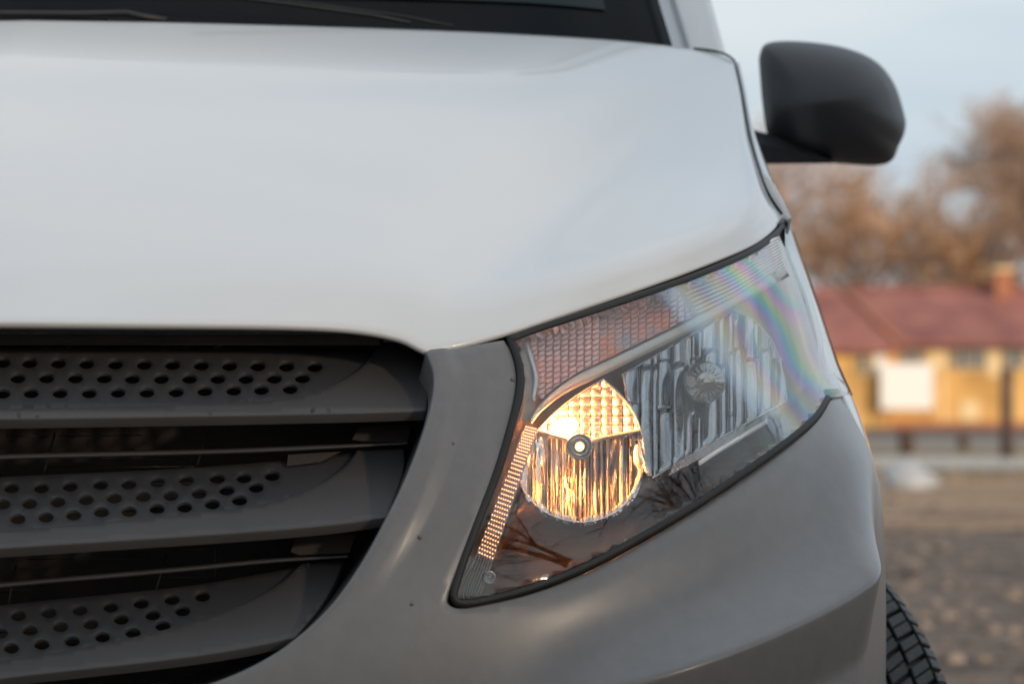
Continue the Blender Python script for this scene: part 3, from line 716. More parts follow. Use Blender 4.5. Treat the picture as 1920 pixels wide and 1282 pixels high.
# bowl of the lamp: back wall and sides
inset = np.vstack([TOPL + [0, 8], [(1492, 470), (1520, 560), (1540, 640), (1546, 700)], BOTL + [0, -6], LEFTL[1:-1] + [3, 0]])
V2, T = triangulate(inset, [], 10.0, 7.0)
def bowl(q):
    w = np.clip(polydist(q, inset, True)[0] / 60.0, 0, 1); low = np.clip((q[:, 1] - 960) / 120, 0, 1)
    return np.maximum(yb(q), yS(q[:, 0], q[:, 1])) + 0.014 + (0.125 - 0.07 * low) * np.sin(w * math.pi / 2) + 0.003 * np.sin(q[:, 0] * .05 + q[:, 1] * .03) * w
wz = np.linspace(z_lo + .004, z_hi - .003, 16); e1 = np.array([S(t_sil(z) + .055, z) - SN(t_sil(z) + .055, z) * .010 for z in wz]); pj = np.interp(proj(e1)[:, 1], [470, 560, 640, 700, 740], [1484, 1520, 1540, 1546, 1540]) - 12; e0_ = P(pj, proj(e1)[:, 1], np.array([float(yb([(a, b)])[0]) + .07 for a, b in zip(pj, proj(e1)[:, 1])]))
sheet('side_wall', np.array([e0_, e0_ * .5 + e1 * .5 + np.array([[.004, .012, 0]]), e1]).reshape(-1, 3), grid_faces(3, 16), M['pale_bar'], HL)
sheet('housing', P(V2[:, 0], V2[:, 1], bowl(V2)), T, M['bezel'], HL)

# turn-signal reflector: teardrop dish
TD = [(1130, 713), (1165, 745), (1190, 780), (1203, 818), (1207, 855), (1200, 895), (1181, 934), (1150, 962), (1112, 977), (1072, 978), (1032, 966), (1000, 945), (980, 920), (972, 890), (978, 862), (992, 832), (1012, 802), (1050, 766), (1090, 737)]
TDs = spline(TD + [TD[0]], 5)[:-1]; TDs[0] = TD[0]
DC = np.array([1088., 846.]); y_td = float(yb([DC])[0]) + 0.040
def d_td(q): r2 = ((q - DC) ** 2).sum(1) / 125.0 ** 2; return y_td + 0.8 * (yb(q) - yb([DC])[0]) + 0.055 * (1 - np.clip(r2, 0, 1.4))
rng = random.Random(11)
for c in range(10):
    x0 = 1005 + c * 20.2; x1 = x0 + 20.2
    for r in range(7):
        y0 = 712 + r * 17.0; y1 = y0 + 17.0
        lim = 830 - 16 * abs((x0 + x1) / 2 - 1088) / 110.0
        if y0 > lim: continue
        p = clip_rect([tuple(a) for a in TDs], x0, x1, y0, min(y1, lim))
        if len(p) >= 3 and area(p) > 25:
            pillow('reflector_cell', p, d_td, 0.0028, M['chrome2'], HL, apex=(rng.uniform(-2, 2), rng.uniform(-2, 2)), gap=.93)
low = [tuple(a) for a in TDs if a[1] > 812] ; low_poly = clip_rect([tuple(a) for a in TDs], 900, 1300, 815, 1000)
bx = [972, 1002, 1030, 1036, 1052, 1060, 1068, 1082, 1090, 1102, 1110, 1124, 1134, 1146, 1152, 1172, 1180, 1207]
for i, (x0, x1) in enumerate(zip(bx[:-1], bx[1:])):
    w = x1 - x0
    strip_facet('reflector_facet', low_poly, max(x0, 973.5), min(x1, 1205.5), d_td, rng.choice([.003, .0045, -.003, .006]) * min(1, w / 14), M['chrome'], HL, tilt=rng.uniform(-.003, .003), wav=rng.choice([0, .0006, .0012]), ph=rng.random() * 6)
# rim wire of the dish
tube('reflector_rim', P(TDs[:, 0], TDs[:, 1], d_td(TDs) - .003), 0.0011, M['chrome'], HL, 6, closed=True)
# divider shelf between cells and strips
dv = spline([(1008, 812), (1050, 824), (1088, 834), (1130, 826), (1198, 811)], 6)
A = P(dv[:, 0], dv[:, 1], d_td(dv) - .001); Bq = P(dv[:, 0], dv[:, 1] - 3, d_td(dv) - .019)
sheet('reflector_shelf', np.array([A, Bq, Bq + [0, 0, .0015], A + [0, 0, .004]]).reshape(-1, 3), grid_faces(4, len(dv)), M['chrome2'], HL, toward=(0, -1, 1))
bc = P(1086, 838, y_td + .012)
lathe('bulb_socket', [(.0110, -.012), (.0128, -.006), (.0122, .000), (.0112, .0005), (.0106, -.003), (.0092, -.003), (.0090, .001), (.0076, .0015), (.0072, -.002), (.0056, -.002), (.0054, .001), (.0042, .0012), (.0040, -.002), (.0030, -.002)], bc, M['cap'], HL, 36)
lathe('bulb', [(.0028, -.004), (.0028, .000), (.0020, .002), (.0008, .0026)], bc, M['bulb_tip'], HL, 20)
# the burning glass capsule above the socket, seen only over its brim
bc2 = P(1064, 800, float(d_td(np.array([[1064., 800.]]))[0]) - .012)
lathe('bulb', [(.0015, -.011), (.0055, -.008), (.0072, -.002), (.0072, .003), (.0052, .008), (.0015, .010)], bc2, M['bulb'], HL, 20, axis=(1, -.3, .35))

# main-beam reflector
MR = [(1166, 704), (1240, 660), (1310, 620), (1372, 584), (1400, 594), (1425, 614), (1446, 642), (1460, 675), (1469, 715), (1473, 753), (1410, 788), (1345, 824), (1280, 862), (1222, 897), (1205, 862), (1186, 780)]
MC = np.array([1325., 722.]); y_mr = float(yb([MC])[0]) + 0.035
def d_mr(q): r2 = ((q - MC) ** 2 / np.array([160., 190.]) ** 2).sum(1); return y_mr + 0.95 * (yb(q) - yb([MC])[0]) + 0.070 * (1 - np.clip(r2, 0, 1.2))
mx_ = [1170, 1198, 1222, 1233, 1260, 1284, 1299, 1313, 1346, 1360, 1374, 1396, 1422, 1447, 1472]
for i, (x0, x1) in enumerate(zip(mx_[:-1], mx_[1:])):
    mid_ = (x0 + x1) / 2; cuts = [560, 680 + rng.uniform(-30, 20), 920] if i % 3 else [560, 668 + rng.uniform(-15, 15), 770 + rng.uniform(-15, 15), 920]
    for a, b in zip(cuts[:-1], cuts[1:]):
        pc = clip_rect(MR, x0, x1, a, b)
        if len(pc) >= 3 and area(pc) > 40:
            xs_ = [q[0] for q in pc]
            strip_facet('main_facet', pc, min(xs_), max(xs_), d_mr, rng.choice([.005, .003, -.004, .007]) * min(1, (x1 - x0) / 22), M['chrome_main'], HL, nx=7, ny=12, tilt=rng.uniform(-.007, .007), wav=rng.choice([0, 0, .0008]), ph=rng.random() * 6)
MRs = dens(MR, 12); tube('main_rim', P(MRs[:, 0], MRs[:, 1], d_mr(MRs) - .003), 0.0010, M['clear'], HL, 6, closed=True)
mc = P(1322, 718, y_mr + .015)
lathe('main_bulb_shield', [(.021, -.05), (.0205, -.01), (.0185, -.004), (.0115, .001), (.0105, .004), (.0085, .006), (.0055, .0045), (.0045, .007), (.002, .0085)], mc, M['cap'], HL, 36)
for k in range(20):
    t = 2 * math.pi * k / 20; a = np.array([math.cos(t), 0, math.sin(t)])
    tube('shield_rib', [mc + a * .0118 + [0, -.002, 0], mc + a * .0175 + [0, .0022, 0]], 0.0008, M['clear'], HL, 5)
# ribbed sill and bright strip under the main reflector
for k in range(34):
    f = k / 33.0; x = 1252 + f * 132; y = 893 - f * 72
    o_ = mesh('sill_rib', np.vstack([Q([x, x + 3.4, x + 13, x + 9.6], [y, y - 1.8, y - 24, y - 22], .030), Q([x + 1.7, x + 11.3], [y - .9, y - 23], .0285)]), [[0, 4, 5, 3], [4, 1, 2, 5]], M['clear'], HL, smooth=False)
A = [(1308, 866), (1340, 846), (1380, 822), (1420, 798), (1436, 786)]; A = spline(A, 5); w = 6.5 * np.sin(np.linspace(.25, math.pi - .25, len(A)))
sheet('bright_strip', np.array([Q(A[:, 0], A[:, 1] - w * .6, .0235), Q(A[:, 0], A[:, 1], .0222), Q(A[:, 0], A[:, 1] + w * .6, .0207)]).reshape(-1, 3), grid_faces(3, len(A)), M['rib'], HL, lip=((0, .004),))

# pale bar sweeping across the lamp
BT = spline([(992, 792), (1008, 764), (1040, 732), (1084, 703), (1140, 676), (1210, 642), (1300, 597), (1385, 550), (1470, 500)], 8)
tn = np.gradient(BT, axis=0); tn /= np.linalg.norm(tn, axis=1, keepdims=True); nn = np.stack([-tn[:, 1], tn[:, 0]], 1)
wb_ = np.interp(np.linspace(0, 1, len(BT)), [0, .15, .4, 1], [5, 12, 22, 20])[:, None]
L0, L1 = BT, BT + nn * wb_ * .18; L2 = BT + nn * wb_
bar_d = 0.016
sheet('pale_bar', np.array([Q(L0[:, 0], L0[:, 1], bar_d + .03), Q(L0[:, 0], L0[:, 1], bar_d + .002), Q(L1[:, 0], L1[:, 1], bar_d), Q(L2[:, 0], L2[:, 1], bar_d + .006), Q(L2[:, 0], L2[:, 1], bar_d + .035)]).reshape(-1, 3), grid_faces(5, len(BT)), M['pale_bar'], HL)

# prism field above the bar: sheared diamond cells
UP = np.vstack([[(988, 646)], TOPL[(TOPL[:, 0] > 1010) & (TOPL[:, 0] < 1262)] + [0, 9], [(1268, 540), (1284, 566), (1300, 598)], BT[(BT[:, 0] < 1300) & (BT[:, 0] > 1012)][::-1] + [0, -3], [(1006, 740), (1010, 712), (1002, 676)]])
def d_up(q): return yb(q) + 0.030
sl_ = -0.36; cw, chh = 14.5, 10.2; cnt = 0
UPs = [(x, y - sl_ * (x - 980)) for x, y in UP]
for i in range(24):
    for j in range(34):
        x0 = 978 + i * cw; y0 = 630 + j * chh + (chh / 2 if i % 2 else 0)
        p = clip_rect(UPs, x0, x0 + cw, y0, y0 + chh)
        if len(p) >= 3 and area(p) > 28:
            p = [(x, y + sl_ * (x - 980)) for x, y in p]; cx_ = np.mean([a[0] for a in p])
            m_ = M['amber'] if (cx_ < 1120 or cx_ > 1255) else M['amber2']
            pillow('prism_cell', p, d_up, 0.0032 if cx_ < 1120 or cx_ > 1255 else 0.0012, m_, HL, apex=(rng.uniform(-2, 2), rng.uniform(-1.5, 1.5))); cnt += 1
# bright end column beside the prisms
A = spline([(988, 640), (1000, 676), (1008, 712), (1002, 752)], 6); 
sheet('clear_column', np.array([Q(A[:, 0] - 9, A[:, 1], .026), Q(A[:, 0] - 4, A[:, 1], .023), Q(A[:, 0] + 2, A[:, 1], .026)]).reshape(-1, 3), grid_faces(3, len(A)), M['clear'], HL, lip=((0, .004),))
# long clear ribs at the outer end
for k in range(11):
    f = k / 10.0; a0 = np.array([1262 + 44 * f, 524 + 72 * f]); a1 = np.array([1458 + 14 * f, 446 + 50 * f]); c_ = (a0 + a1) / 2 + np.array([0, 7])
    A = spline([a0, c_, a1], 8); h_ = np.linspace(3.3, 2.4, len(A))
    sheet('clear_rib', np.array([Q(A[:, 0], A[:, 1] - h_, .0235), Q(A[:, 0], A[:, 1] - h_ * .2, .0222), Q(A[:, 0], A[:, 1] + h_ * .7, .0212), Q(A[:, 0], A[:, 1] + h_, .026)]).reshape(-1, 3), grid_faces(4, len(A)), M['rib'], HL, lip=((0, .003),))
# light guide down the inner edge: long ribs, lit beads
GL = spline([(984, 800), (962, 858), (930, 940), (898, 1022), (872, 1092), (866, 1116)], 8); GR = spline([(1008, 806), (986, 866), (958, 950), (930, 1036), (906, 1104), (898, 1118)], 8)
for k in range(7):
    f = k / 7.0; f2 = (k + 1) / 7.0; a = GL * (1 - f) + GR * f; b = GL * (1 - f2) + GR * f2; m_ = (a + b) / 2
    sheet('guide_rib', np.array([Q(a[:, 0], a[:, 1], .020), Q(m_[:, 0], m_[:, 1], .0185), Q(b[:, 0], b[:, 1], .020)]).reshape(-1, 3), grid_faces(3, len(a)), M['strip'], HL, lip=((0, .003),))
V = []; F = []
for j in range(34):
    g = j / 33.0; tpos = 0.0 + g * 0.63; n_ = len(GL) - 1; ii = min(n_ - 1, int(tpos * n_)); fr_ = tpos * n_ - ii
    a = GL[ii] * (1 - fr_) + GL[ii + 1] * fr_; b = GR[ii] * (1 - fr_) + GR[ii + 1] * fr_
    for k in range(6):
        c_ = a + (b - a) * ((k + .5 + (0.5 if j % 2 else 0)) / 6.6); rr_ = 1.7
        base = len(V); ring = [(c_[0] + rr_ * math.cos(t) * .85, c_[1] + rr_ * math.sin(t)) for t in np.linspace(0, 2 * math.pi, 7)[:-1]]
        V += [tuple(x) for x in Q([r[0] for r in ring], [r[1] for r in ring], .0178)] + [tuple(Q(c_[0], c_[1], .0168)[0])]
        F += [[base + i, base + (i + 1) % 6, base + 6] for i in range(6)]
o_ = mesh('guide_beads', V, F, M['bead'], HL); o_['kind'] = 'stuff'
# inner flank panel between seal and prisms
A = spline([(966, 642), (982, 690), (985, 735), (976, 790)], 6); Bq = spline([(984, 640), (1000, 690), (1004, 735), (1000, 790)], 6)
sheet('flank_panel', np.array([Q(A[:, 0], A[:, 1], .014), Q((A[:, 0] + Bq[:, 0]) / 2, A[:, 1], .024), Q(Bq[:, 0], Bq[:, 1], .030)]).reshape(-1, 3), grid_faces(3, len(A)), M['strip'], HL)
# adjuster screw in the lower corner
sc = Q(917, 1082, .016)[0]
lathe('adjuster_screw', [(.0060, -.01), (.0060, .001), (.0050, .002), (.0042, .001), (.0038, -.003), (.0022, -.003), (.0020, .000), (.0008, .0005)], sc, M['cap'], HL, 24)
# far-side headlight: the same lamp mirrored, unlit half of the van beyond the frame
HL2 = empty('headlight'); HL2.parent = van; HL2.scale = (-1, 1, 1)
for ch in list(HL.children):
    if ch.name.split('.')[0] in ('prism_cell', 'sill_rib', 'shield_rib', 'guide_beads', 'bulb', 'reflector_cell'): continue
    c2 = ch.copy(); col.objects.link(c2); c2.parent = HL2

# ------------------------------------------------------------------ front wheel, steered outwards
wheel = empty('wheel', (0.845, ARCH_Y, 0.345)); wheel.parent = van; wheel.rotation_euler = (0, 0, math.radians(-30) * -1)
R_T, W_T = 0.345, 0.112
def tyre_prof():
    return [(.20, -.085), (.23, -.105), (.275, -.113), (.315, -.108), (.330, -.096), (.336, -.06), (.338, 0), (.336, .06), (.330, .096), (.315, .108), (.275, .113), (.23, .105), (.20, .085)]
lathe('tyre', tyre_prof(), (0, 0, 0), M['tyre'], wheel, 72, axis=(1, 0, 0))
lathe('rim', [(.0001, -.05), (.19, -.08), (.205, -.085), (.205, .085), (.19, .08), (.16, .04), (.06, .055), (.0001, .055)], (0, 0, 0), M['rim'], wheel, 48, axis=(1, 0, 0))
# tread: slanted, siped blocks standing on the carcass
bmv = []; bmf = []
NP = 64
def tread_r(a): return 0.3385 - 0.010 * (abs(a) / .1) ** 3.2
for k in range(NP):
    for (a0, a1, sh0, sh1) in ((.088, .113, .0, .10), (.052, .084, .12, .55), (.016, .047, .35, .8), (-.016, .011, .0, .3), (-.047, -.021, .8, .35), (-.084, -.052, .55, .12), (-.113, -.088, .1, .0)):
        ph = k / NP * 2 * math.pi; wd = 2 * math.pi / NP
        for half in (0, 1):
            base = len(bmv); f0, f1 = (0.02, 0.43) if half == 0 else (0.47, 0.86)
            for (r_off, ins) in ((-.004, 0), (.0072, 0), (.0085, .0012)):
                for (aa, ff, ss, ia, it) in ((a0, f0, sh0, 1, 1), (a1, f0, sh1, -1, 1), (a1, f1, sh1, -1, -1), (a0, f1, sh0, 1, -1)):
                    an = ph + (ff + ss) * wd + it * ins / R_T; ax_ = aa + ia * ins; rr_ = tread_r(ax_) + r_off - (0.006 if abs(ax_) > .1 else 0)
                    bmv.append((ax_, -rr_ * math.cos(an), rr_ * math.sin(an)))
            for l in (0, 4):
                for i in range(4): bmf.append([base + l + i, base + l + (i + 1) % 4, base + l + 4 + (i + 1) % 4, base + l + 4 + i])
            bmf.append([base + 8, base + 9, base + 10, base + 11])
o_ = mesh('tread_blocks', bmv, bmf, M['tyre'], wheel, smooth=False); o_['kind'] = 'stuff'
w2 = empty('wheel', (-0.845, ARCH_Y, 0.345)); w2.parent = van; w2.rotation_euler = (0, 0, math.radians(30))
for yy in (1, 2):
    pass
for ch in list(wheel.children):
    c2 = ch.copy(); col.objects.link(c2); c2.parent = w2
for sx in (-1, 1):
    w3 = empty('wheel', (sx * .86, 4.15, .345)); w3.parent = van
    for ch in list(wheel.children):
        c2 = ch.copy(); col.objects.link(c2); c2.parent = w3

# ------------------------------------------------------------------ water drops on the bumper
for (px, py, r, lab) in ((787, 1007, .0022, 'water drop on grey bumper between grille and headlight tip'), (772, 1132, .0020, 'lowest water drop on grey bumper, left of headlight tip'), (962, 709, .0024, 'water drop beside the upper inner edge of headlight'), (849, 831, .0018, 'water drop on bumper between upper slat end and headlight')):
    tz = onS([(px, py)]); X = S(tz[:, 0], tz[:, 1]); n = SN(tz[:, 0], tz[:, 1])
    off = bump_off(tz, X)[0]; c = X[0] + n[0] * (off - .0003)
    o = lathe('water_drop', [(r, 0), (r * .95, r * .3), (r * .7, r * .6), (r * .3, r * .75)], (0, 0, 0), M['drop'], None, 14, axis=tuple(n[0])); o.location = c
    tag(o, lab, 'water drop', 'water drops on the bumper')

# ------------------------------------------------------------------ ground
M['gravel'] = mat('dark_gravel_ground', (0.085, 0.061, 0.047), 0.9, var=0.45, vscale=3.0, bump=0.8, bscale=25, c2=(0.15, 0.108, 0.082))
M['stone'] = mat('gravel_stone', (0.06, 0.052, 0.048), 0.85, var=0.5, vscale=9.0, c2=(0.23, 0.18, 0.145))
M['soil'] = mat('brown_soil', (0.25, 0.145, 0.08), 0.95, var=0.35, vscale=0.8, c2=(0.33, 0.21, 0.12))
M['road'] = mat('grey_road', (0.24, 0.205, 0.175), 0.85, var=0.15, vscale=0.6)
M['path'] = mat('pale_concrete_path', (0.46, 0.42, 0.37), 0.85, var=0.15, vscale=0.5)
M['grass'] = mat('dry_grass', (0.20, 0.19, 0.07), 0.9, var=0.3, vscale=3, c2=(0.32, 0.22, 0.09))
def gz(y): return -0.5 * float(np.clip((y - 14) / 80.0, 0, 1)) ** 1.0
def ground_strip(name, x0, x1, ys, material, dz, nx=24, wob=0.0):
    V = []; r = random.Random(hash(name) % 999)
    for j, y in enumerate(ys):
        for i in range(nx):
            e = wob if (j in (0, len(ys) - 1)) else 0
            V.append((x0 + (x1 - x0) * i / (nx - 1), y + e * math.sin(i * 1.7 + j) , gz(y) + dz))
    return mesh(name, V, grid_faces(len(ys), nx), material, None)
g = ground_strip('ground', -600, 600, [-200, -60, -20, 0, 8, 14, 24, 34, 50, 70, 94, 150, 400, 900], M['gravel'], 0.0, 40); tag(g, 'dark gravelly ground under the van', 'ground', kind='structure')
g = ground_strip('soil', -30, 60, [16, 20, 24, 28, 33], M['soil'], .008, 60, .6); tag(g, 'strip of brown bare soil behind the gravel', 'soil', kind='structure')
g = ground_strip('path', -40, 80, [35, 40, 46], M['path'], .012, 40, .3); tag(g, 'pale concrete path beyond the brown soil', 'path', kind='structure')
g = ground_strip('road', -60, 120, [50, 60, 76], M['road'], .010, 40, .0); tag(g, 'grey road in front of the yellow house', 'road', kind='structure')
# loose stones
rng = random.Random(3); V = []; F = []
ico = [(0, 0, 1)] + [(math.cos(a) * .85, math.sin(a) * .85, .35) for a in np.linspace(0, 2 * math.pi, 7)[:-1]] + [(math.cos(a), math.sin(a), -.3) for a in np.linspace(0.5, 2 * math.pi + .5, 7)[:-1]]
icf = [[0, 1 + i, 1 + (i + 1) % 6] for i in range(6)] + [[1 + i, 7 + i, 1 + (i + 1) % 6] for i in range(6)] + [[7 + i, 7 + (i + 1) % 6, 1 + (i + 1) % 6] for i in range(6)]
for k in range(6500):
    y = 4.0 + 20 * rng.random() ** 1.1; x = rng.uniform(-1.5, 7.0) * (0.5 + y / 20); s_ = 0.008 + 0.045 * rng.random() ** 4
    if k % 60 == 0: s_ *= 1.9
    b = len(V); sc_ = (rng.uniform(.8, 1.3), rng.uniform(.8, 1.3), rng.uniform(.5, .8)); th = rng.random() * 6.28
    for (a, c, d) in ico:
        a2 = a * sc_[0] * rng.uniform(.85, 1.15); c2_ = c * sc_[1] * rng.uniform(.85, 1.15)
        V.append((x + s_ * (a2 * math.cos(th) - c2_ * math.sin(th)), y + s_ * (a2 * math.sin(th) + c2_ * math.cos(th)), gz(y) + s_ * d * sc_[2] + s_ * .15))
    F += [[i + b for i in f] for f in icf]
g = mesh('gravel', V, F, M['stone'], None, smooth=False); tag(g, 'loose stones scattered over the dark ground', 'gravel', kind='stuff')
V = []; F = []
for k in range(9000):
    y = rng.choice([rng.uniform(31, 35), rng.uniform(26, 30), rng.uniform(46.2, 50)]); x = rng.uniform(-8, 22)
    if math.sin(x * 1.9 + y) + math.sin(x * .7) < -.2: continue
    h = rng.uniform(.05, .22); a = rng.random() * 6.28; b = len(V); w = .012; lx, ly = rng.uniform(-.06, .06), rng.uniform(-.06, .06)
    V += [(x - w * math.cos(a), y - w * math.sin(a), gz(y)), (x + w * math.cos(a), y + w * math.sin(a), gz(y)), (x + lx, y + ly, gz(y) + h)]; F.append([b, b + 1, b + 2])
g = mesh('grass', V, F, M['grass'], None, smooth=False); tag(g, 'dry yellow green grass along the path edge', 'grass', kind='stuff')

# ------------------------------------------------------------------ yellow house with red roof
M['wall'] = mat('yellow_timber_wall', (0.60, 0.33, 0.10), 0.8, var=0.18, vscale=0.7, c2=(0.74, 0.45, 0.16))
M['trim'] = mat('cream_trim', (0.84, 0.66, 0.38), 0.7, var=0.06)
M['rooft'] = mat('red_roof_tiles', (0.235, 0.085, 0.072), 0.75, var=0.2, vscale=0.8, c2=(0.31, 0.12, 0.095))
M['brick'] = mat('orange_brick', (0.42, 0.17, 0.09), 0.85, var=0.2, vscale=4)
M['pane'] = mat('window_pane', (0.16, 0.17, 0.18), 0.08, var=0.3, vscale=2)
M['white'] = mat('white_board', (0.90, 0.89, 0.86), 0.6, var=0.03)
HY = 112.0
def hx(px, dy=0.0): return 0.5 + (px - VX) * (HY + dy - CAM[1]) / FPX
def hz(py, dy=0.0): return CAM[2] - (py - VY) * (HY + dy - CAM[1]) / FPX
house = empty('house', (hx(1760), HY, gz(HY))); tag(house, 'long yellow timber house with red tiled roof and brick chimney', 'house')
def hp(o): o.parent = house; o.location = Vector(o.location) - Vector(house.location); return o
X0, X1, Z0, ZE, ZR = hx(1480), hx(2260), gz(HY), hz(640), hz(545, 4.5)
hp(boxmesh('wall', (X0, HY, Z0), (X1, HY + 9, ZE), M['wall']))
hp(boxmesh('plinth', (X0 - .05, HY - .06, Z0), (X1 + .05, HY + .02, hz(790)), M['brick']))
V = [(X0 - .5, HY - .7, ZE - .05), (X1 + .5, HY - .7, ZE - .05), (X1 + .5, HY + 9.6, ZE - .05), (X0 - .5, HY + 9.6, ZE - .05), (X0 + 1.5, HY + 4.5, ZR + .1), (X1 - 1.5, HY + 4.5, ZR + .1)]
V += [(x, y, z - .15) for x, y, z in V[:4]]
roof = hp(mesh('roof', V, [[0, 1, 5, 4], [1, 2, 5], [2, 3, 4, 5], [3, 0, 4], [6, 7, 1, 0], [7, 8, 2, 1], [8, 9, 3, 2], [9, 6, 0, 3], [9, 8, 7, 6]], M['rooft'], None, smooth=False))
# projecting wing on the left with its own hipped roof
WX0, WX1 = hx(1380), hx(1652)
hp(boxmesh('wing_wall', (WX0, HY - 2.5, Z0), (WX1, HY - .01, hz(652)), M['wall']))
V = [(WX0 - .4, HY - 3.0, hz(652) - .02), (WX1 + .35, HY - 3.0, hz(652) - .02), (WX1 + .35, HY + 2, hz(640)), (WX0 - .4, HY + 2, hz(640)), (hx(1480), HY + 1.5, ZR), (hx(1575, 1.5), HY + 1.5, ZR)]
V += [(x, y, z - .18) for x, y, z in V[:4]]
hp(mesh('wing_roof', V, [[0, 1, 5, 4], [1, 2, 5], [2, 3, 4, 5], [3, 0, 4], [6, 7, 1, 0], [7, 8, 2, 1], [8, 9, 3, 2], [9, 6, 0, 3], [9, 8, 7, 6]], M['rooft'], None, smooth=False))
hp(boxmesh('ridge_cap', (hx(1560), HY + 4.3, ZR + .05), (X1 - 1.4, HY + 4.7, ZR + .17), M['rooft']))
hp(tube('hip_cap', [(hx(1575, 1.5), HY + 1.45, ZR + .05), (WX1 + .35, HY - 3.0, hz(652) + .06)], .11, M['brick'], None))
hp(boxmesh('chimney', (hx(1864, 3.8), HY + 3.4, hz(600)), (hx(1896, 3.8), HY + 4.2, hz(508, 3.8)), M['brick']))
hp(boxmesh('chimney_cap', (hx(1860, 3.8), HY + 3.3, hz(509, 3.8)), (hx(1900, 3.8), HY + 4.3, hz(502, 3.8)), M['trim']))
def window(px0, px1, py0, py1, mull=1, mt='pane', fy=0.0):
    w = hp(boxmesh('window', (hx(px0), HY - .10 + fy, hz(py1)), (hx(px1), HY - .004 + fy, hz(py0)), M['trim']))
    n = mull + 1; W_ = (hx(px1) - hx(px0)); H_ = hz(py0) - hz(py1); e = .07
    for i in range(n):
        p = boxmesh('pane', (hx(px0) + e + (W_ - e) * i / n, HY - .125 + fy, hz(py1) + e), (hx(px0) + (W_ - e) * (i + 1) / n, HY - .09 + fy, hz(py0) - e), M[mt])
        p.parent = w; p.location = -Vector(w.location) + (Vector(w.location) * 1) ; p.location = Vector((0, 0, 0))
    return w
window(1686, 1734, 652, 684, 1); window(1782, 1852, 648, 694, 2); window(1880, 1925, 648, 694, 1); window(1980, 2040, 648, 694, 1); window(1590, 1612, 664, 704, 0, fy=-2.5); window(1618, 1644, 664, 706, 0, 'white', fy=-2.5)
hp(boxmesh('cream_panel', (hx(1740), HY - .05, hz(690)), (hx(1776), HY - .003, hz(648)), M['trim'])); hp(boxmesh('cream_panel', (hx(1852), HY - .05, hz(704)), (hx(1876), HY - .003, hz(648)), M['trim']))
hp(boxmesh('vent_panel', (hx(1800), HY - .05, hz(788)), (hx(1836), HY - .003, hz(752)), M['trim']))
hp(boxmesh('corner_board', (hx(1764), HY - .04, hz(790)), (hx(1770), HY - .002, hz(645)), M['trim']))
bd = empty('notice_board', (hx(1700, -3), HY - 3, gz(HY - 3))); tag(bd, 'white board standing before the yellow house wall', 'board')
bp_ = boxmesh('panel', (-.98, -.03, hz(766) - gz(HY)), (.98, .03, hz(683) - gz(HY)), M['white'], bd)
for sx in (-.8, .8): boxmesh('post', (sx - .05, .035, 0), (sx + .05, .11, hz(690) - gz(HY)), M['brick'], bd)

# fence posts along the road and a pale heap by the path
M['post'] = mat('dark_post_wood', (0.09, 0.055, 0.045), 0.9, var=0.2, vscale=5)
def fence_post(px, py0, py1, y, w, lab):
    s_ = (y - CAM[1]) / FPX; x = .5 + (px - VX) * s_; z1 = CAM[2] - (py0 - VY) * s_
    e = empty('fence_post', (x, y, gz(y))); tag(e, lab, 'post', 'posts along the road')
    lathe('shaft', [(w, 0), (w * .95, (z1 - gz(y)) * .97)], (0, 0, 0), M['post'], e, 10, axis=(0, 0.001, 1))
    lathe('cap', [(w * 1.15, (z1 - gz(y)) * .97), (w * 1.1, (z1 - gz(y)) * .985), (w * .3, z1 - gz(y))], (0, 0, 0), M['post'], e, 10, axis=(0, 0.001, 1))
fence_post(1888, 690, 900, 44, .10, 'tall dark post at the right in front of the house')
fence_post(1700, 806, 880, 48, .14, 'short dark reddish post below the white board')
fence_post(1806, 812, 880, 52, .10, 'thin low post right of the short reddish post')
hy = 26.0; s_ = (hy - CAM[1]) / FPX
V = []; F = []; r2 = random.Random(8)
for j in range(9):
    for i in range(20):
        a = 2 * math.pi * i / 20; rr_ = math.cos(j / 8 * math.pi / 2) ** .7
        V.append((rr_ * .27 * math.cos(a) * (1 + .25 * math.sin(3 * a + j)), rr_ * .25 * math.sin(a),   .24 * math.sin(j / 8 * math.pi / 2) ** 1.2 * (1 + .12 * math.sin(2 * a))))
for j in range(8):
    for i in range(20): F.append([j * 20 + i, j * 20 + (i + 1) % 20, (j + 1) * 20 + (i + 1) % 20, (j + 1) * 20 + i])
hp_ = mesh('plastic_bag', V, F, mat('pale_plastic', (.36, .38, .41), .5, var=.1, vscale=8), None); hp_.location = (.5 + (1702 - VX) * s_, hy, gz(hy)); tag(hp_, 'pale grey plastic bag lying on soil beside the path', 'bag')

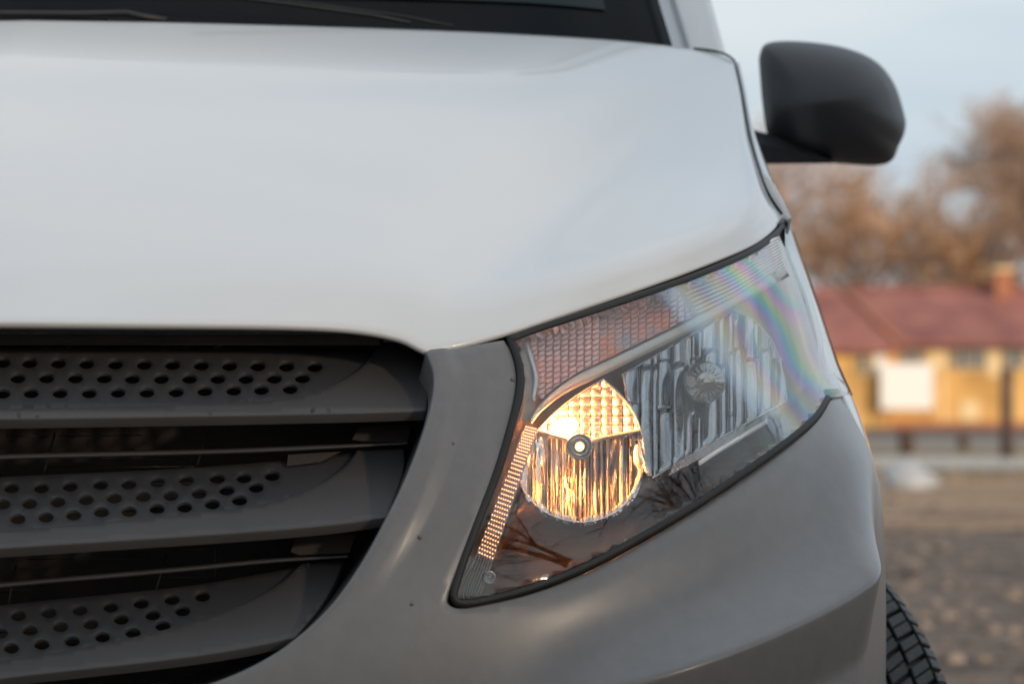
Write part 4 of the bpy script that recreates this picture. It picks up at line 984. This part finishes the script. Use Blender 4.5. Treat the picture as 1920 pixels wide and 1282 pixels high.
# ------------------------------------------------------------------ trees
M['bark'] = mat('grey_brown_bark', (0.14, 0.095, 0.07), 0.9, var=0.25, vscale=4)
M['twig'] = mat('orange_brown_twigs', (0.40, 0.24, 0.14), 0.9, var=0.25, vscale=1.0, c2=(0.52, 0.33, 0.20))
M['twig2'] = mat('pale_brown_twigs', (0.34, 0.23, 0.17), 0.9, var=0.25, vscale=1.0, c2=(0.44, 0.30, 0.21))
M['darkbark'] = mat('dark_bark', (0.05, 0.042, 0.036), 0.9, var=0.25, vscale=6)
def bare_tree(name, lab, base, H, seed, trunk_r, m_trunk, m_twig, depth=6, spread=.55, leaves=0, leaf=.1, group=None, nb=(2, 3), cat='tree', first=.28):
    r = random.Random(seed); big = []; fine = []; tips = []
    def grow(p, d, L, rad, lev):
        n = 3; q = p
        for k in range(n):
            d2 = (d + Vector((r.gauss(0, .10), r.gauss(0, .10), r.gauss(.04, .06)))).normalized(); e = q + d2 * L / n
            r0 = rad * (1 - .28 * k / n); r1 = rad * (1 - .28 * (k + 1) / n)
            (big if lev < 3 else fine).append((q, e, r0, r1, 6 if lev < 2 else (4 if lev < 3 else 3)))
            if lev >= 2 and lev < depth and r.random() < .55: kids(q, d2, L * .62, r1 * .5, lev + 1, 1)
            q = e; d = d2
        if lev < depth: kids(q, d, L * r.uniform(.66, .82), rad * .66, lev + 1, r.choice(nb))
        else: tips.append(q)
    def kids(q, d, L, rad, lev, n):
        for i in range(n):
            a = Vector((r.gauss(0, 1), r.gauss(0, 1), r.gauss(0, .6))); a -= a.dot(d) * d; a.normalize()
            grow(q, (d + a * r.uniform(.5, 1.1) * spread * 1.6).normalized(), L, rad, lev)
    grow(Vector((0, 0, 0)), Vector((0, 0, 1)), H * first, trunk_r, 0)
    t = empty(name, base); tag(t, lab, cat, group)
    def build(nm, segs, m, extra=None):
        V = []; F = []
        for (a, b, r0, r1, n) in segs:
            d = (b - a).normalized(); s = d.cross(Vector((.3, .2, 1))); s = s.normalized() if s.length > 1e-4 else Vector((1, 0, 0)); u_ = s.cross(d); o = len(V)
            for (c, rr) in ((a, r0), (b, r1)):
                for k in range(n):
                    th = 2 * math.pi * k / n; V.append(c + (s * math.cos(th) + u_ * math.sin(th)) * rr)
            for k in range(n): F.append([o + k, o + (k + 1) % n, o + n + (k + 1) % n, o + n + k])
        if extra:
            for (c, sz) in extra:
                o = len(V); a = Vector((r.gauss(0, 1), r.gauss(0, 1), r.gauss(0, 1))).normalized() * sz; b = Vector((r.gauss(0, 1), r.gauss(0, 1), r.gauss(0, 1))).normalized() * sz * .6
                V += [c - a, c + b, c + a]; F.append([o, o + 1, o + 2])
        return mesh(nm, V, F, m, t, smooth=False)
    build('trunk', big, m_trunk)
    ex = None
    if leaves and tips: ex = [(tips[r.randrange(len(tips))] + Vector((r.gauss(0, .45), r.gauss(0, .45), r.gauss(0, .45))), leaf * r.uniform(.5, 1.3)) for _ in range(leaves)]
    build('crown', fine, m_twig, ex)
    return t
def bg(px, y): return (.5 + (px - VX) * (y - CAM[1]) / FPX, y, gz(y))
gp = 'brown trees behind the house'
for i, (px, y, H, lab) in enumerate(((1430, 131, 11.5, 'brown leafy tree behind the house, next to the van'), (1500, 128, 11.5, 'orange brown tree showing just right of headlight top'), (1575, 130, 11.0, 'orange brown tree above the roof hip'), (1640, 127, 10.0, 'brown tree above the left end of red roof'), (1705, 132, 9.0, 'brown tree above the middle of red roof'), (1770, 129, 8.0, 'low brown tree left of the chimney'))):
    bare_tree('tree', lab, bg(px, y), H, 40 + i, .17, M['bark'], M['twig'], 6, .62, 2400, .17, gp, first=.36)
bare_tree('tree', 'tall bare tree behind the chimney at the right edge', bg(1893, 124), 16.5, 71, .26, M['bark'], M['twig2'], 7, .5, 2500, .10, 'bare trees behind the house', first=.24)
bare_tree('tree', 'tall bare tree rising beyond the right photo edge', bg(1985, 130), 18.0, 72, .26, M['bark'], M['twig2'], 7, .5, 2500, .10, 'bare trees behind the house', first=.24)
bare_tree('tree', 'thin bare tree between brown trees and chimney', bg(1815, 138), 12.5, 73, .18, M['bark'], M['twig2'], 6, .5, 900, .10, 'bare trees behind the house', first=.24)
# trees in front of the van, seen mirrored in the headlight
gp = 'bare trees in front of the van'
for i, (x, y, H, lab) in enumerate(((-1.6, -9.0, 24.0, 'big bare tree mirrored in the lower headlight lens'), (2.4, -10.5, 22.0, 'bare tree mirrored in the middle of headlight lens'), (9.0, -6.5, 19.0, 'bare tree mirrored at the outer end of lens'), (13.5, -1.5, 17.0, 'bare tree standing to the right of the van'), (19.0, 2.5, 18.0, 'bare tree farthest to the right of the van'), (-7.5, -14.0, 13.0, 'bare tree standing left of the big mirrored tree'))):
    bare_tree('tree', lab, (x, y, 0), H, 90 + i, .2, M['darkbark'], M['darkbark'], 6, .55, 0, .1, gp, first=.25)


# unseen bushes added behind and right of the camera: they filter the low sun before it reaches the van
M['shade_twigs'] = mat('brown_shade_twigs', (0.10, 0.075, 0.05), 0.9, var=0.3, vscale=2.0, c2=(0.16, 0.12, 0.075))
def shade_bush(lab, base, H, R, seed, n):
    r = random.Random(seed); t = empty('shade_bush', base); tag(t, lab, 'bush', 'unseen bushes added to shade the van')
    st = [(Vector((0, 0, 0)), Vector((r.uniform(-1, 1) * R * .7, r.uniform(-1, 1) * R * .7, H * r.uniform(.7, .95)))) for _ in range(9)]
    V = []; F = []
    for a, b in st:
        d = (b - a).normalized(); sd_ = d.cross(Vector((0, 1, .2))).normalized(); u_ = sd_.cross(d); o = len(V)
        for c, rr in ((a, .05), (b, .01)):
            for k in range(5): th = k * 1.2566; V.append(c + (sd_ * math.cos(th) + u_ * math.sin(th)) * rr)
        for k in range(5): F.append([o + k, o + (k + 1) % 5, o + 5 + (k + 1) % 5, o + 5 + k])
    mesh('stems', V, F, M['darkbark'], t, smooth=False)
    V = []; F = []
    for k in range(n):
        h = r.random(); z = .2 + h * (H - .3); rad = R * (1 - h) ** .35 * r.random() ** .5; a = r.random() * 6.283
        c = Vector((rad * math.cos(a), rad * math.sin(a), z)); d = Vector((r.gauss(0, 1), r.gauss(0, 1), r.gauss(0, 1))).normalized() * r.uniform(.15, .38)
        w = d.cross(Vector((r.gauss(0, 1), r.gauss(0, 1), r.gauss(0, 1)))).normalized() * r.uniform(.04, .11); o = len(V)
        V += [c - d, c + w, c + d, c - w]; F.append([o, o + 1, o + 2, o + 3])
    mesh('crown', V, F, M['shade_twigs'], t, smooth=False)
sx_, sy_ = math.sin(SUN_AZ), math.cos(SUN_AZ)
for i, (u_, v_, H) in enumerate(((-3.4, 13.0, 4.9), (-1.1, 14.2, 5.4), (1.2, 13.2, 5.1), (3.5, 14.5, 5.5))):
    shade_bush(('leftmost brown bush added to filter the sun', 'second brown bush from the left added to filter the sun', 'third brown bush from the left added to filter the sun', 'rightmost brown bush added to filter the sun')[i], (.5 + sx_ * v_ - sy_ * u_, sy_ * v_ + sx_ * u_, 0), H, 1.8, 200 + i, 1550)
for i, (x, y, H) in enumerate(((-2.4, -6.6, 3.0), (-4.4, -5.2, 3.3), (-6.2, -3.4, 3.2))):  # unseen low bushes added to block low sky and darken the left bumper
    shade_bush(('low bush added to dim the bumper, nearest the big bare mirrored tree', 'middle low bush added to dim the bumper, left of the camera', 'low bush added to dim the bumper, farthest left of the camera')[i], (x, y, 0), H, 1.6, 230 + i, 3200)
